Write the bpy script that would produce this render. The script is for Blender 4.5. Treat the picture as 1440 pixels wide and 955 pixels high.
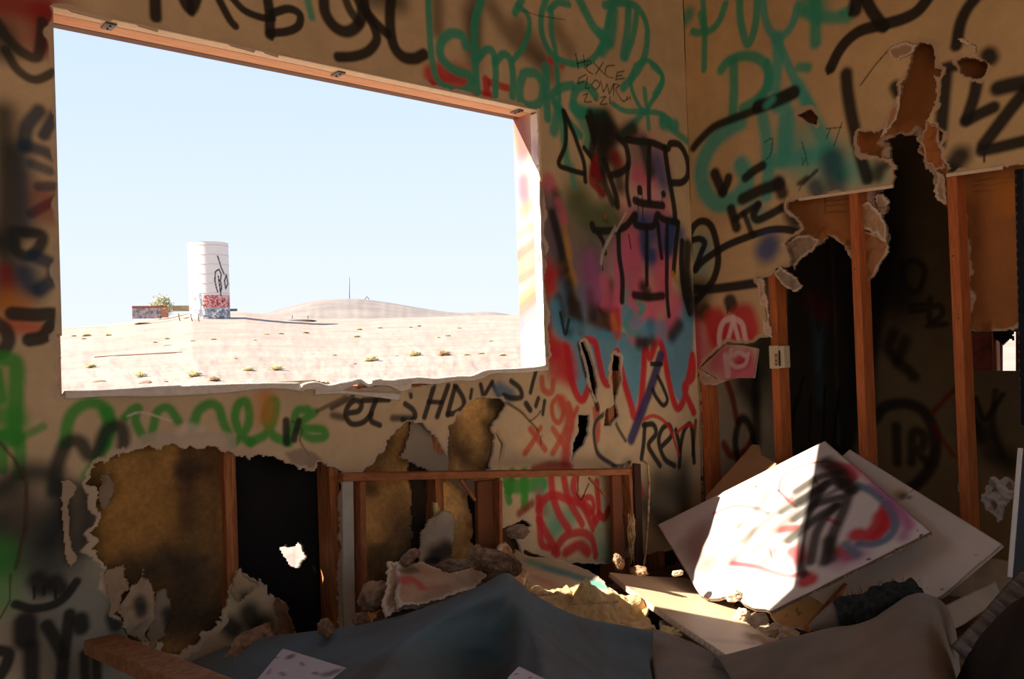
import bpy, bmesh, math, random
import numpy as np
from mathutils import Vector, Matrix
for o in list(bpy.data.objects): bpy.data.objects.remove(o)
SC = bpy.context.scene
COL = SC.collection
rnd = random.Random(7)
RNG = np.random.RandomState(11)

# ---------------- camera, world, sun, exposure ----------------
F0 = 1222.0
CAM = np.array([-3.533, -2.65, 1.3])
yaw, pitch, roll = [math.radians(a) for a in (48.797, 0.776, -1.95)]
cf = np.array([math.cos(yaw)*math.cos(pitch), math.sin(yaw)*math.cos(pitch), math.sin(pitch)])
cr = np.array([math.sin(yaw), -math.cos(yaw), 0.0]); cu = np.cross(cr, cf)
_c, _s = math.cos(roll), math.sin(roll)
cr, cu = _c*cr+_s*cu, -_s*cr+_c*cu
cd = bpy.data.cameras.new('camera'); cam = bpy.data.objects.new('camera', cd); COL.objects.link(cam)
cd.sensor_width = 36; cd.lens = F0*36/1440; cd.clip_start = .02; cd.clip_end = 3000
M = Matrix(((cr[0], cu[0], -cf[0], CAM[0]), (cr[1], cu[1], -cf[1], CAM[1]), (cr[2], cu[2], -cf[2], CAM[2]), (0, 0, 0, 1)))
cam.matrix_world = M
SC.camera = cam
SC.view_settings.view_transform = 'Standard'; SC.view_settings.look = 'None'
SC.view_settings.gamma = 1; SC.view_settings.use_curve_mapping = False
SC.view_settings.exposure = EXPOSURE = 0.40
w = bpy.data.worlds.new('sky'); SC.world = w; w.use_nodes = True
nt = w.node_tree; nt.nodes.clear()
tc = nt.nodes.new('ShaderNodeTexCoord'); sx = nt.nodes.new('ShaderNodeSeparateXYZ')
rp = nt.nodes.new('ShaderNodeValToRGB'); bg = nt.nodes.new('ShaderNodeBackground'); ow = nt.nodes.new('ShaderNodeOutputWorld')
nt.links.new(tc.outputs['Generated'], sx.inputs[0]); nt.links.new(sx.outputs['Z'], rp.inputs[0])
nt.links.new(rp.outputs[0], bg.inputs[0]); nt.links.new(bg.outputs[0], ow.inputs[0])
el = rp.color_ramp.elements
el[0].position = 0; el[0].color = (.77, .80, .91, 1)
el[1].position = 1; el[1].color = (.30, .45, .78, 1)
for p_, c_ in ((.12, (.69, .78, .90)), (.34, (.555, .69, .89)), (.6, (.42, .58, .86))):
    e = el.new(p_); e.color = (*c_, 1)
bg.inputs[1].default_value = .93
SUN_DIR = Vector((1.13, -1/1.713, -1.0)).normalized()
sl = bpy.data.lights.new('sun', 'SUN'); sun = bpy.data.objects.new('sun', sl); COL.objects.link(sun)
sl.energy = 12.5; sl.angle = math.radians(.6); sl.color = (1, .92, .81)
sun.rotation_euler = SUN_DIR.to_track_quat('-Z', 'Y').to_euler(); sun.location = (-30, 15, 25)

# ---------------- helpers ----------------
def ray(x, y): return cf + cr*(x-720)/F0 - cu*(y-477.5)/F0
def pl(x, y, n, d):
    R = ray(x, y); n = np.array(n, float); return CAM + R*((d-n@CAM)/(n@R))
def at(x, y, D): return CAM + ray(x, y)*D
def pz(x, y, H): return pl(x, y, (0, 0, 1), 1.3+H)            # H: height relative to the eye
def px_(x, y, X): return pl(x, y, (1, 0, 0), X)
def py_(x, y, Y): return pl(x, y, (0, 1, 0), Y)
def s2l(c): return tuple(((v/255)/12.92 if v/255 < .04045 else ((v/255+.055)/1.055)**2.4) for v in c)

def tag(o, label=None, cat=None, group=None, kind=None):
    if label: o['label'] = label
    if cat: o['category'] = cat
    if group: o['group'] = group
    if kind: o['kind'] = kind
    return o
def link(name, me, m=None, parent=None):
    o = bpy.data.objects.new(name, me); COL.objects.link(o)
    if m: me.materials.append(m)
    if parent: o.parent = parent; o.matrix_parent_inverse = parent.matrix_world.inverted()
    return o
def empty(name, loc=(0, 0, 0)):
    o = bpy.data.objects.new(name, None); COL.objects.link(o); o.location = loc
    bpy.context.view_layer.update(); return o

def mat(name, col, rough=.8, noise=.0, nscale=20., col2=None, bump=.0, bscale=200., metal=0., attr=False, grain=False, stretch=(1, 1, 1), sheen=0):
    m = bpy.data.materials.new(name); m.use_nodes = True; t = m.node_tree; N = t.nodes; L = t.links
    b = N['Principled BSDF']; b.inputs['Roughness'].default_value = rough; b.inputs['Metallic'].default_value = metal
    b.inputs['Specular IOR Level'].default_value = .25
    if sheen: b.inputs['Sheen Weight'].default_value = sheen
    co = N.new('ShaderNodeTexCoord'); mp = N.new('ShaderNodeMapping'); mp.inputs['Scale'].default_value = stretch
    L.new(co.outputs['Object'], mp.inputs[0])
    n1 = N.new('ShaderNodeTexNoise'); n1.inputs['Scale'].default_value = nscale; n1.inputs['Detail'].default_value = 6; n1.inputs['Roughness'].default_value = .65
    L.new(mp.outputs[0], n1.inputs['Vector'])
    src = None
    if attr:
        a = N.new('ShaderNodeAttribute'); a.attribute_name = 'paint'; src = a.outputs['Color']
    else:
        r = N.new('ShaderNodeRGB'); r.outputs[0].default_value = (*s2l(col), 1); src = r.outputs[0]
    if col2:
        mr = N.new('ShaderNodeMapRange'); mr.inputs[1].default_value = .38; mr.inputs[2].default_value = .62
        L.new(n1.outputs[0], mr.inputs[0])
        mx = N.new('ShaderNodeMix'); mx.data_type = 'RGBA'; L.new(mr.outputs[0], mx.inputs[0]); L.new(src, mx.inputs[6])
        mx.inputs[7].default_value = (*s2l(col2), 1); src = mx.outputs[2]
    elif noise:
        mr = N.new('ShaderNodeMapRange'); mr.inputs[1].default_value = .3; mr.inputs[2].default_value = .7
        mr.inputs[3].default_value = 1-noise; mr.inputs[4].default_value = 1+noise*.4
        L.new(n1.outputs[0], mr.inputs[0])
        mx = N.new('ShaderNodeVectorMath'); mx.operation = 'SCALE'; L.new(src, mx.inputs[0]); L.new(mr.outputs[0], mx.inputs['Scale']); src = mx.outputs[0]
    L.new(src, b.inputs['Base Color'])
    if bump:
        n2 = N.new('ShaderNodeTexNoise'); n2.inputs['Scale'].default_value = bscale; n2.inputs['Detail'].default_value = 4
        L.new(mp.outputs[0], n2.inputs['Vector'])
        bu = N.new('ShaderNodeBump'); bu.inputs['Strength'].default_value = bump; bu.inputs['Distance'].default_value = .004
        L.new(n2.outputs[0], bu.inputs['Height']); L.new(bu.outputs[0], b.inputs['Normal'])
    return m
PAINT = mat('painted_surface', (0, 0, 0), .72, .16, 7, attr=True, bump=.25, bscale=260)
SHINY = mat('painted_board', (0, 0, 0), .5, .06, 12, attr=True, bump=.1)
FLUFF = mat('glass_wool', (0, 0, 0), 1, .3, 60, attr=True, bump=.9, bscale=160, sheen=.2)
WOOD = mat('old_pine', (192, 122, 72), .7, col2=(146, 86, 48), nscale=9, stretch=(14, 14, 1), bump=.2)
WOODX = mat('old_pine_rail', (184, 112, 68), .7, col2=(140, 80, 46), nscale=9, stretch=(1, 14, 14), bump=.2)
WOODP = mat('orange_pine', (238, 186, 144), .7, col2=(222, 160, 116), nscale=9, stretch=(1, 14, 14), bump=.15)
PLANK = mat('brown_plank', (176, 134, 98), .75, col2=(146, 104, 72), nscale=12, stretch=(3, 3, 3), bump=.3)
PLY = mat('pale_plywood', (206, 172, 132), .7, col2=(168, 130, 92), nscale=5, stretch=(6, 1, 6), bump=.15)
SPLIT = mat('pale_split_wood', (214, 178, 130), .8, col2=(160, 112, 70), nscale=30, bump=.3)
GYP = mat('gypsum', (222, 202, 176), .9, col2=(178, 150, 120), nscale=24, bump=.6, bscale=120)
GYPD = mat('dirty_gypsum', (164, 132, 102), .9, col2=(104, 76, 52), nscale=18, bump=.6, bscale=120)
WHITE = mat('white_paint', (225, 218, 208), .55, .12, 14, bump=.1)
BEAD = mat('cream_corner_trim', (232, 206, 170), .6, .12, 20, bump=.15)
BLUEC = mat('blue_carpet', (72, 104, 114), 1, col2=(58, 56, 38), nscale=2.2, bump=.9, bscale=420, sheen=.3)
TANC = mat('tan_carpet', (150, 130, 106), 1, col2=(122, 108, 90), nscale=4, bump=.9, bscale=420, sheen=.3)
DARKC = mat('dark_rug_pile', (62, 66, 60), 1, col2=(36, 40, 36), nscale=50, bump=1, bscale=200)
BROWNF = mat('dark_brown_cloth', (44, 33, 22), 1, col2=(26, 20, 14), nscale=5, bump=.5, bscale=300)
BLACK = mat('black_metal', (30, 36, 42), .35, .3, 30, metal=.3)
STEEL = mat('dull_steel', (120, 112, 104), .45, col2=(80, 74, 68), nscale=30, metal=.6)
DUST = mat('rubble_dust', (120, 92, 66), 1, col2=(78, 58, 40), nscale=14, bump=1, bscale=60)

def smooth(o):
    o.data.polygons.foreach_set('use_smooth', np.ones(len(o.data.polygons), bool))
    return o
def box(name, c, s, m, parent=None, rot=None, bev=.0015):
    bm = bmesh.new(); bmesh.ops.create_cube(bm, size=1, matrix=Matrix.Diagonal((*s, 1)))
    if bev: bmesh.ops.bevel(bm, geom=bm.edges[:], offset=bev, segments=1, affect='EDGES')
    me = bpy.data.meshes.new(name); bm.to_mesh(me); bm.free()
    o = bpy.data.objects.new(name, me); COL.objects.link(o); me.materials.append(m)
    o.matrix_world = Matrix.Translation(c) @ (rot.to_4x4() if rot else Matrix())
    if parent:
        mw = o.matrix_world.copy(); o.parent = parent; o.matrix_parent_inverse = parent.matrix_world.inverted(); o.matrix_basis = mw
    return o
def beam(name, a, b, wd, th, m, parent=None, side=(0, 1, 0), bev=.002):
    """board from a to b, th along side direction, wd across"""
    a, b = Vector(a), Vector(b); z = (b-a).normalized(); y = Vector(side); y = (y-z*y.dot(z)).normalized(); x = y.cross(z)
    R = Matrix((x, y, z)).transposed()
    return box(name, (a+b)/2, (wd, th, (b-a).length), m, parent, R, bev)
def mesh(name, vs, fs, m, parent=None):
    me = bpy.data.meshes.new(name); me.from_pydata([tuple(v) for v in vs], [], fs); me.update()
    return link(name, me, m, parent)

def vnoise(nv, nu, cell, seed=0, octs=3):
    out = np.zeros((nv, nu)); amp = 1; tot = 0
    for k in range(octs):
        c = max(cell/2**k, 1.0); r = np.random.RandomState(seed+k*77)
        gh, gw = int(nv/c)+3, int(nu/c)+3; g = r.rand(gh, gw)*2-1
        y = np.arange(nv)/c; x = np.arange(nu)/c; yi = y.astype(int); xi = x.astype(int)
        fy = y-yi; fx = x-xi; fy = fy*fy*(3-2*fy); fx = fx*fx*(3-2*fx)
        A = g[yi][:, xi]; B = g[yi][:, xi+1]; Cc = g[yi+1][:, xi]; Dd = g[yi+1][:, xi+1]
        out += amp*((A*(1-fx)+B*fx)*(1-fy)[:, None]+(Cc*(1-fx)+Dd*fx)*fy[:, None]); tot += amp; amp *= .5
    return out/tot
def catmull(P, k=6):
    P = np.array(P, float)
    if len(P) < 3: return P
    Q = np.vstack([2*P[0]-P[1], P, 2*P[-1]-P[-2]]); out = []
    for i in range(1, len(Q)-2):
        for t in np.arange(k)/k:
            out.append(.5*(2*Q[i]+(Q[i+1]-Q[i-1])*t+(2*Q[i-1]-5*Q[i]+4*Q[i+1]-Q[i+2])*t*t+(3*Q[i]-Q[i-1]-3*Q[i+1]+Q[i+2])*t**3))
    out.append(P[-1]); return np.array(out)
def inpoly(X, Y, poly):
    r = np.zeros(X.shape, bool); n = len(poly)
    for i in range(n):
        x1, y1 = poly[i]; x2, y2 = poly[(i+1) % n]
        if y1 == y2: continue
        c = ((y1 > Y) != (y2 > Y)) & (X < (x2-x1)*(Y-y1)/(y2-y1)+x1); r ^= c
    return r
PAL = dict(k=(22, 20, 20), K=(34, 32, 28), g=(56, 164, 130), t=(76, 172, 152), G=(60, 160, 54), r=(206, 40, 48), R=(150, 26, 26), o=(210, 92, 60),
           b=(34, 72, 128), c=(84, 160, 186), p=(224, 104, 130), m=(176, 96, 150), y=(206, 150, 50), Y=(214, 128, 40), v=(62, 56, 100), w=(232, 214, 196), W=(240, 200, 190),
           n=(88, 58, 40), a=(112, 98, 108), l=(92, 106, 66), s=(150, 130, 112), e=(40, 46, 42), q=(90, 120, 140), z=(34, 60, 84), d=(70, 58, 44), h=(132, 134, 122))
class Sheet:
    """a plate in the plane (O; U, V), seen from the side of N, cut from a fine grid; paint is stored per vertex"""
    def __init__(s, O, U, V, N, u0, u1, v0, v1, step, base, seed=0):
        s.O, s.U, s.V, s.N = [np.array(a, float) for a in (O, U, V, N)]
        s.U /= np.linalg.norm(s.U); s.V /= np.linalg.norm(s.V); s.N /= np.linalg.norm(s.N)
        s.step = step; s.nu = int(round((u1-u0)/step))+1; s.nv = int(round((v1-v0)/step))+1
        s.u = u0+np.arange(s.nu)*step; s.v = v0+np.arange(s.nv)*step; s.seed = seed
        s.GU, s.GV = np.meshgrid(s.u, s.v)
        s.c = np.ones((s.nv, s.nu, 3))*np.array(s2l(base)); s.disp = np.zeros((s.nv, s.nu))
        s.snap = None
        s.cu = (s.GU[:-1, :-1]+step/2); s.cv = (s.GV[:-1, :-1]+step/2); s.solid = np.ones(s.cu.shape, bool)
    def uv(s, x, y):
        P = pl(x, y, s.N, s.N@s.O)-s.O; return (P@s.U, P@s.V)
    def depth(s, x, y): return (pl(x, y, s.N, s.N@s.O)-CAM)@cf
    def poly(s, pts): return [s.uv(*p) for p in pts]
    def keep(s, pts, rag=0, cell=6, uvp=False): s.solid &= s._in(pts, rag, cell, uvp)
    def cut(s, pts, rag=.006, cell=7, uvp=False): s.solid &= ~s._in(pts, rag, cell, uvp)
    def _in(s, pts, rag, cell, uvp=False):
        P = pts if uvp else s.poly(pts); s.seed += 5; nv, nu = s.cu.shape
        X = s.cu+(vnoise(nv, nu, cell, s.seed)*rag if rag else 0); Y = s.cv+(vnoise(nv, nu, cell, s.seed+900)*rag if rag else 0)
        return inpoly(X, Y, P)
    def blend(s, mask, col):
        c = np.array(s2l(PAL[col] if isinstance(col, str) else col)); s.c += (c-s.c)*np.clip(mask, 0, 1)[..., None]
    def stroke(s, P, wid, col, soft=.35, alpha=.95):
        P = np.array(P); mg = wid*1.6+s.step
        i0 = np.searchsorted(s.u, P[:, 0].min()-mg); i1 = np.searchsorted(s.u, P[:, 0].max()+mg)
        j0 = np.searchsorted(s.v, P[:, 1].min()-mg); j1 = np.searchsorted(s.v, P[:, 1].max()+mg)
        if i1 <= i0 or j1 <= j0: return
        dm = np.full((j1-j0, i1-i0), 1e3); u = s.u[i0:i1]; v = s.v[j0:j1]
        if len(P) == 1: P = np.vstack([P, P+1e-5])
        for a, b in zip(P[:-1], P[1:]):
            lo = np.minimum(a, b)-mg; hi = np.maximum(a, b)+mg
            x0, x1 = np.searchsorted(u, [lo[0], hi[0]]); y0, y1 = np.searchsorted(v, [lo[1], hi[1]])
            if x1 <= x0 or y1 <= y0: continue
            X = u[x0:x1][None]; Y = v[y0:y1][:, None]; d = b-a; t = np.clip(((X-a[0])*d[0]+(Y-a[1])*d[1])/(d@d+1e-12), 0, 1)
            q = np.hypot(X-a[0]-t*d[0], Y-a[1]-t*d[1]); S_ = dm[y0:y1, x0:x1]; np.minimum(S_, q, out=S_)
        r0 = wid/2*(1-soft); r1 = wid/2*(1+soft*1.3)+s.step*.3
        al = np.clip((r1-dm)/(r1-r0), 0, 1); al = al*al*(3-2*al)*alpha
        c = np.array(s2l(PAL[col] if isinstance(col, str) else col)); S_ = s.c[j0:j1, i0:i1]; S_ += (c-S_)*al[..., None]
    def fill(s, pts, col, soft=4, alpha=.9):
        P = s.poly(pts); m = inpoly(s.GU, s.GV, P).astype(float)
        for _ in range(soft):
            m = (m+np.roll(m, 1, 0)+np.roll(m, -1, 0)+np.roll(m, 1, 1)+np.roll(m, -1, 1))/5
        s.blend(m*alpha, col)
    def paint(s, txt):
        """colour width [softness [alpha]] x,y x,y ... ; '!' first = straight segments"""
        for ln in txt.replace('\n', ';').split(';'):
            T = ln.split()
            if not T: continue
            st = T[0] == '!'
            if st: T = T[1:]
            nums = [float(t) for t in T[1:] if ',' not in t]; pts = [tuple(map(float, t.split(','))) for t in T[1:] if ',' in t]
            if not pts: continue
            q = np.array(pts); D = s.depth(*q.mean(0)); 
            if D <= 0: continue
            P = np.array([s.uv(*p) for p in (q if st else catmull(q))])
            s.stroke(P, nums[0]*(1.25 if 3 < nums[0] < 30 else 1)*D/F0, T[0], min(.95, (nums[1] if len(nums) > 1 else .35)*1.25), nums[2] if len(nums) > 2 else .94)
    def rim(s, n, col, jag=.5, alpha=.9, vcell=5):
        """torn paper: a band n cells wide beside every cut edge"""
        m = ~s.solid; hole = np.zeros((s.nv, s.nu), bool)
        hole[:-1, :-1] |= m; hole[1:, :-1] |= m; hole[:-1, 1:] |= m; hole[1:, 1:] |= m
        d = np.full((s.nv, s.nu), 99.); d[hole] = 0; cur = hole.copy()
        for k in range(1, n*2+2):
            nx = cur.copy(); nx[1:] |= cur[:-1]; nx[:-1] |= cur[1:]; nx[:, 1:] |= cur[:, :-1]; nx[:, :-1] |= cur[:, 1:]
            d[nx & ~cur] = k; cur = nx
        th = n*(1+jag*2*vnoise(s.nv, s.nu, vcell*3, s.seed+41)); msk = np.clip(th-d+.5, 0, 1)*alpha; s.blend(msk, col); s.d = d; return msk
    def build(s, name, m, parent=None, th=.0127, backk=8, grime=0):
        if grime: s.c *= np.clip(1+vnoise(s.nv, s.nu, .25/s.step, s.seed+3, 4)*grime, .2, 1.5)[..., None]
        so = s.solid; nv, nu = s.nv, s.nu
        if s.snap is not None:
            pd = np.zeros((nv+1, nu+1), bool); pd[1:-1, 1:-1] = so; cnt = pd[:-1, :-1].astype(int)+pd[1:, :-1]+pd[:-1, 1:]+pd[1:, 1:]
            B_ = (cnt > 0) & (cnt < 4); bu_, bv_ = s.GU[B_], s.GV[B_]; best = np.full(len(bu_), 1e9); nu2, nv2 = bu_.copy(), bv_.copy()
            Q = s.snap
            for a, b in zip(Q, Q[1:]+Q[:1]):
                a, b = np.array(a), np.array(b); v = b-a; t = np.clip(((bu_-a[0])*v[0]+(bv_-a[1])*v[1])/(v@v+1e-12), 0, 1); x = a[0]+t*v[0]; y = a[1]+t*v[1]; d = np.hypot(bu_-x, bv_-y)
                k = d < best; best[k] = d[k]; nu2[k] = x[k]; nv2[k] = y[k]
            ok = best < s.step*1.3; bu_[ok] = nu2[ok]; bv_[ok] = nv2[ok]; s.GU = s.GU.copy(); s.GV = s.GV.copy(); s.GU[B_] = bu_; s.GV[B_] = bv_
        P = s.O+s.GU[..., None]*s.U+s.GV[..., None]*s.V+s.disp[..., None]*s.N
        used = np.zeros((nv, nu), bool); used[:-1, :-1] |= so; used[1:, :-1] |= so; used[:-1, 1:] |= so; used[1:, 1:] |= so
        idx = np.full((nv, nu), -1, np.int64); n0 = used.sum(); idx[used] = np.arange(n0)
        a = idx[:-1, :-1][so]; b = idx[:-1, 1:][so]; c = idx[1:, 1:][so]; d = idx[1:, :-1][so]
        flip = np.dot(np.cross(s.U, s.V), s.N) < 0
        F = [np.stack([a, d, c, b] if flip else [a, b, c, d], 1)]
        pad = np.zeros((nv+1, nu+1), bool); pad[1:-1, 1:-1] = so
        bidx = {}; bv = []; rimf = []
        def bk(j, i):
            q = bidx.get((j, i))
            if q is None: q = n0+len(bv); bidx[(j, i)] = q; bv.append((j, i))
            return q
        he = pad[1:, 1:-1] != pad[:-1, 1:-1]; ve = pad[1:-1, 1:] != pad[1:-1, :-1]
        for j, i in zip(*np.nonzero(he)): rimf.append((idx[j, i], idx[j, i+1], bk(j, i+1), bk(j, i)))
        for j, i in zip(*np.nonzero(ve)): rimf.append((idx[j, i], idx[j+1, i], bk(j+1, i), bk(j, i)))
        F.append(np.array(rimf, np.int64).reshape(-1, 4))
        V = [P[used]]; C_ = [s.c[used]]
        if bv:
            B = np.array(bv); V.append(P[B[:, 0], B[:, 1]]-s.N*th); C_.append(np.ones((len(B), 3))*np.array(s2l((196, 172, 146))))
        nb = n0+len(bv); bc = backk
        for j in range(0, so.shape[0], bc):
            row = so[j:j+bc]
            for i in range(0, so.shape[1], bc):
                if row[:, i:i+bc].all():
                    j1 = min(j+bc, nv-1); i1 = min(i+bc, nu-1)
                    V.append(P[[j, j, j1, j1], [i, i1, i1, i]]-s.N*th); C_.append(np.ones((4, 3))*np.array(s2l((150, 110, 72))))
                    q = [nb, nb+1, nb+2, nb+3]; F.append(np.array([q if flip else q[::-1]])); nb += 4
        V = np.vstack(V); F = np.vstack(F); C_ = np.vstack(C_)
        me = bpy.data.meshes.new(name); me.vertices.add(len(V)); me.vertices.foreach_set('co', V.astype(np.float32).ravel())
        me.loops.add(F.size); me.loops.foreach_set('vertex_index', F.astype(np.int32).ravel())
        me.polygons.add(len(F)); me.polygons.foreach_set('loop_start', np.arange(len(F), dtype=np.int32)*4)
        me.update(calc_edges=True)
        at_ = me.color_attributes.new('paint', 'FLOAT_COLOR', 'POINT')
        at_.data.foreach_set('color', np.hstack([np.clip(C_, 0, 1), np.ones((len(C_), 1))]).astype(np.float32).ravel())
        me.validate()
        return link(name, me, m, parent)

def plate(name, pts, plane, base, step=.006, th=.012, rag=0, m=None, parent=None, paint='', disp=0, cell=10, rimn=0, rimc=(220, 200, 170), grime=.12, seed=0, pre=None, cuts=(), build=True):
    """flat piece cut to a picture outline on its own plane; plane = three world points"""
    A, B, Cc = [np.array(p, float) for p in plane]
    N = np.cross(B-A, Cc-A); N /= np.linalg.norm(N)
    if N@(CAM-A) < 0: N = -N
    U = (B-A)/np.linalg.norm(B-A); V = np.cross(N, U)
    q = np.array([(pl(x, y, N, N@A)-A)@np.stack([U, V], 1) for x, y in pts])
    s = Sheet(A, U, V, N, q[:, 0].min()-.03, q[:, 0].max()+.03, q[:, 1].min()-.03, q[:, 1].max()+.03, step, base, seed)
    s.keep(pts, rag)
    for c in cuts: s.cut(c, rag)
    if rag <= .003 and not cuts: s.snap = [tuple(t) for t in s.poly(pts)]
    if disp: s.disp += vnoise(s.nv, s.nu, cell, seed+9)*disp
    if rimn: s.rim(rimn, rimc)
    if pre: pre(s)
    if paint: s.paint(paint)
    return s.build(name, m or PAINT, parent, th, 6, grime) if build else s

def patch(name, rows, m, sub=8, noise=0, ns=30., th=.006, parent=None, seed=0, colf=None):
    """cloth through rows of world points"""
    R = np.array(rows, float); A = np.array([catmull(r, sub) for r in R]); B = np.array([catmull(A[:, i], sub) for i in range(A.shape[1])])
    B = np.swapaxes(B, 0, 1); nv, nu = B.shape[:2]
    if noise:
        du = np.gradient(B, axis=1); dv = np.gradient(B, axis=0); n = np.cross(du, dv); n /= np.linalg.norm(n, axis=2, keepdims=True)+1e-9
        B = B+n*(vnoise(nv, nu, ns, seed, 4)*noise)[..., None]
    vs = B.reshape(-1, 3); fs = [(j*nu+i, j*nu+i+1, (j+1)*nu+i+1, (j+1)*nu+i) for j in range(nv-1) for i in range(nu-1)]
    o = mesh(name, vs, fs, m, parent); smooth(o)
    if colf is not None:
        a = o.data.color_attributes.new('paint', 'FLOAT_COLOR', 'POINT'); c = np.ones((nv, nu, 4)); c[..., :3] = colf(nv, nu)
        a.data.foreach_set('color', c.astype(np.float32).ravel())
    if th:
        md = o.modifiers.new('thick', 'SOLIDIFY'); md.thickness = th; md.offset = 0
    return o
from mathutils import noise as mn
def lump(name, c, s, m, seed=0, rough=.3, sub=3, parent=None, rot=0, freq=1.6, col=None):
    bm = bmesh.new(); bmesh.ops.create_icosphere(bm, subdivisions=sub, radius=1)
    sd = Vector((seed*3.7, seed*1.3, seed*9.1))
    for v in bm.verts:
        p = v.co.copy(); k = 1+rough*(mn.noise(p*freq+sd)+.5*mn.noise(p*freq*2.7+sd)+.3*mn.noise(p*freq*6+sd)); v.co = p*k
    R = Matrix.Rotation(rot, 4, 'Z')@Matrix.Rotation(seed*.3, 4, 'X') if rot else Matrix()
    bmesh.ops.transform(bm, matrix=Matrix.Translation(c)@R@Matrix.Diagonal((*s, 1)), verts=bm.verts)
    me = bpy.data.meshes.new(name); bm.to_mesh(me); bm.free(); o = link(name, me, m, parent)
    if col is not None:
        a = me.color_attributes.new('paint', 'FLOAT_COLOR', 'POINT'); a.data.foreach_set('color', np.tile([*s2l(col), 1], len(me.vertices)).astype(np.float32))
    return o
def tube(name, pts, r, m, parent=None, seg=8, nz=0):
    P = [Vector(p) for p in pts]; vs = []; fs = []; up = Vector((.3, .2, 1)).normalized()
    for i, p in enumerate(P):
        t = (P[min(i+1, len(P)-1)]-P[max(i-1, 0)]).normalized(); x = t.cross(up).normalized(); y = x.cross(t); rr = r[i] if hasattr(r, '__len__') else r
        for k in range(seg):
            a = 2*math.pi*k/seg; q = p+(x*math.cos(a)+y*math.sin(a))*rr; q2 = rr*(1+nz*(mn.noise(q*28)+.6*mn.noise(q*70))) if nz else rr; vs.append(p+(x*math.cos(a)+y*math.sin(a))*q2)
    for i in range(len(P)-1):
        for k in range(seg): fs.append((i*seg+k, i*seg+(k+1) % seg, (i+1)*seg+(k+1) % seg, (i+1)*seg+k))
    fs.append(tuple(range(seg))[::-1]); fs.append(tuple((len(P)-1)*seg+k for k in range(seg)))
    o = mesh(name, vs, fs, m, parent); smooth(o); return o

# ---------------- setting: the window wall ----------------
WX0, WX1, WZ0, WZ1 = -2.879, -1.026, 1.3-.075, 1.3+1.0095     # window opening in the drywall
TOP = 3.45
bw = Sheet((0, 0, 0), (1, 0, 0), (0, 0, 1), (0, -1, 0), -3.16, 0.0, .25, 3.15, .004, (216, 188, 146), 5)
nv_, nu_ = bw.nv, bw.nu
bw.c *= (1+.10*vnoise(nv_, nu_, 120, 3, 4))[..., None]
# soft underpainting
bw.paint('''R 60 .9 .9 0,2 30,8 62,12; R 30 .9 .8 62,20 70,60; R 24 .9 .5 25,58 60,62
e 11 .3 .85 -5,30 8,50 30,72 52,80 58,55 60,30;e 9 .3 .85 8,70 25,98 50,112 78,100; e 24 .9 .8 0,45 4,70
z 14 .4 .85 55,156 38,178 34,205; z 12 .4 .85 80,158 70,175 62,190; z 12 .5 .8 38,205 60,212 80,222;z 30 .7 .85 24,215 30,260 32,320; e 30 .8 .85 5,160 8,230 8,300 4,340; z 10 .5 .7 45,230 70,240; z 10 .4 .8 45,300 80,280; R 22 .9 .6 62,275 68,300; z 10 .4 .7 55,262 80,262
e 26 .8 .85 5,340 10,380 6,420; e 12 .4 .9 20,326 22,350 38,360 54,350 58,330 22,326; z 34 .7 .9 35,385 44,405; z 14 .4 .85 48,360 72,372 74,392 55,408; R 14 .8 .7 6,380 10,400; Y 34 .9 .8 12,428 24,436
o 16 .7 .75 14,458 55,462; e 15 .2 .92 18,441 50,443 76,443 70,462 60,474 42,478; e 14 .3 .9 -8,452 6,462 12,478 4,494 -6,498
G 16 .4 .9 4,505 22,512 22,560 20,620; G 14 .4 .9 -6,524 0,560; G 24 .6 .85 2,585 20,590; G 12 .4 .85 4,612 24,612 28,640 26,668; G 12 .4 .85 2,612 2,660
h 150 .9 .85 60,800 100,900 150,960; h 120 .9 .75 180,840 230,960; e 60 .9 .6 15,700 25,770;e 60 .9 .8 66,740 70,790; d 60 .9 .5 50,900 100,950; e 22 .8 .85 0,690 30,668 60,666 80,680 86,720 70,760; e 26 .8 .8 0,730 4,790; G 40 .9 .6 0,780 2,840; d 30 .9 .5 30,700 40,740
e 24 .9 .9 120,690 126,720 122,760; d 24 .9 .4 112,720 120,770
n 60 .95 .45 800,330 830,380;p 60 .95 .5 915,225 905,270 880,330; p 46 .95 .7 880,330 890,370 900,430; p 40 .9 .8 925,290 935,340 930,400 925,425; m 60 .9 .55 835,385 850,430; m 40 .95 .6 870,350 880,400; a 50 .95 .8 840,330 835,370; a 60 .95 .6 790,330 815,400; a 44 .95 .6 895,205 900,230
b 26 .8 .8 925,225 932,255;b 26 .8 .85 900,310 925,318 905,345 915,360; b 20 .7 .85 945,320 935,350 955,330; p 24 .9 .85 900,250 912,265; w 20 .9 .35 895,275 925,277; l 50 .9 .75 815,280 825,305 850,310; l 24 .9 .8 858,300 868,312
p 14 .5 .8 763,285 766,265 772,252 778,265; a 18 .8 .8 768,280 770,330 775,380; K 13 .8 .75 782,275 785,320 788,380; y 8 .8 .8 788,300 795,330 800,360; y 12 .7 .9 798,375 805,395; p 10 .6 .85 785,285 793,310; r 20 .5 .75 770,378 780,390; y 12 .5 .9 806,420 806,432; K 20 .5 .8 795,392 800,420 795,455; R 12 .7 .8 768,400 775,440 770,470
q 24 .6 .8 790,410 788,450 800,470; q 18 .5 .8 820,410 822,450; K 14 .6 .85 832,415 834,445; K 24 .7 .8 845,440 855,460 840,455; n 20 .7 .8 850,430 855,455; n 12 .7 .8 858,400 862,450; o 9 .6 .8 866,450 864,462
p 10 .4 .7 868,370 868,400 866,440; t 9 .3 .8 888,385 880,420 875,450 888,466 905,465''')
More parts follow.
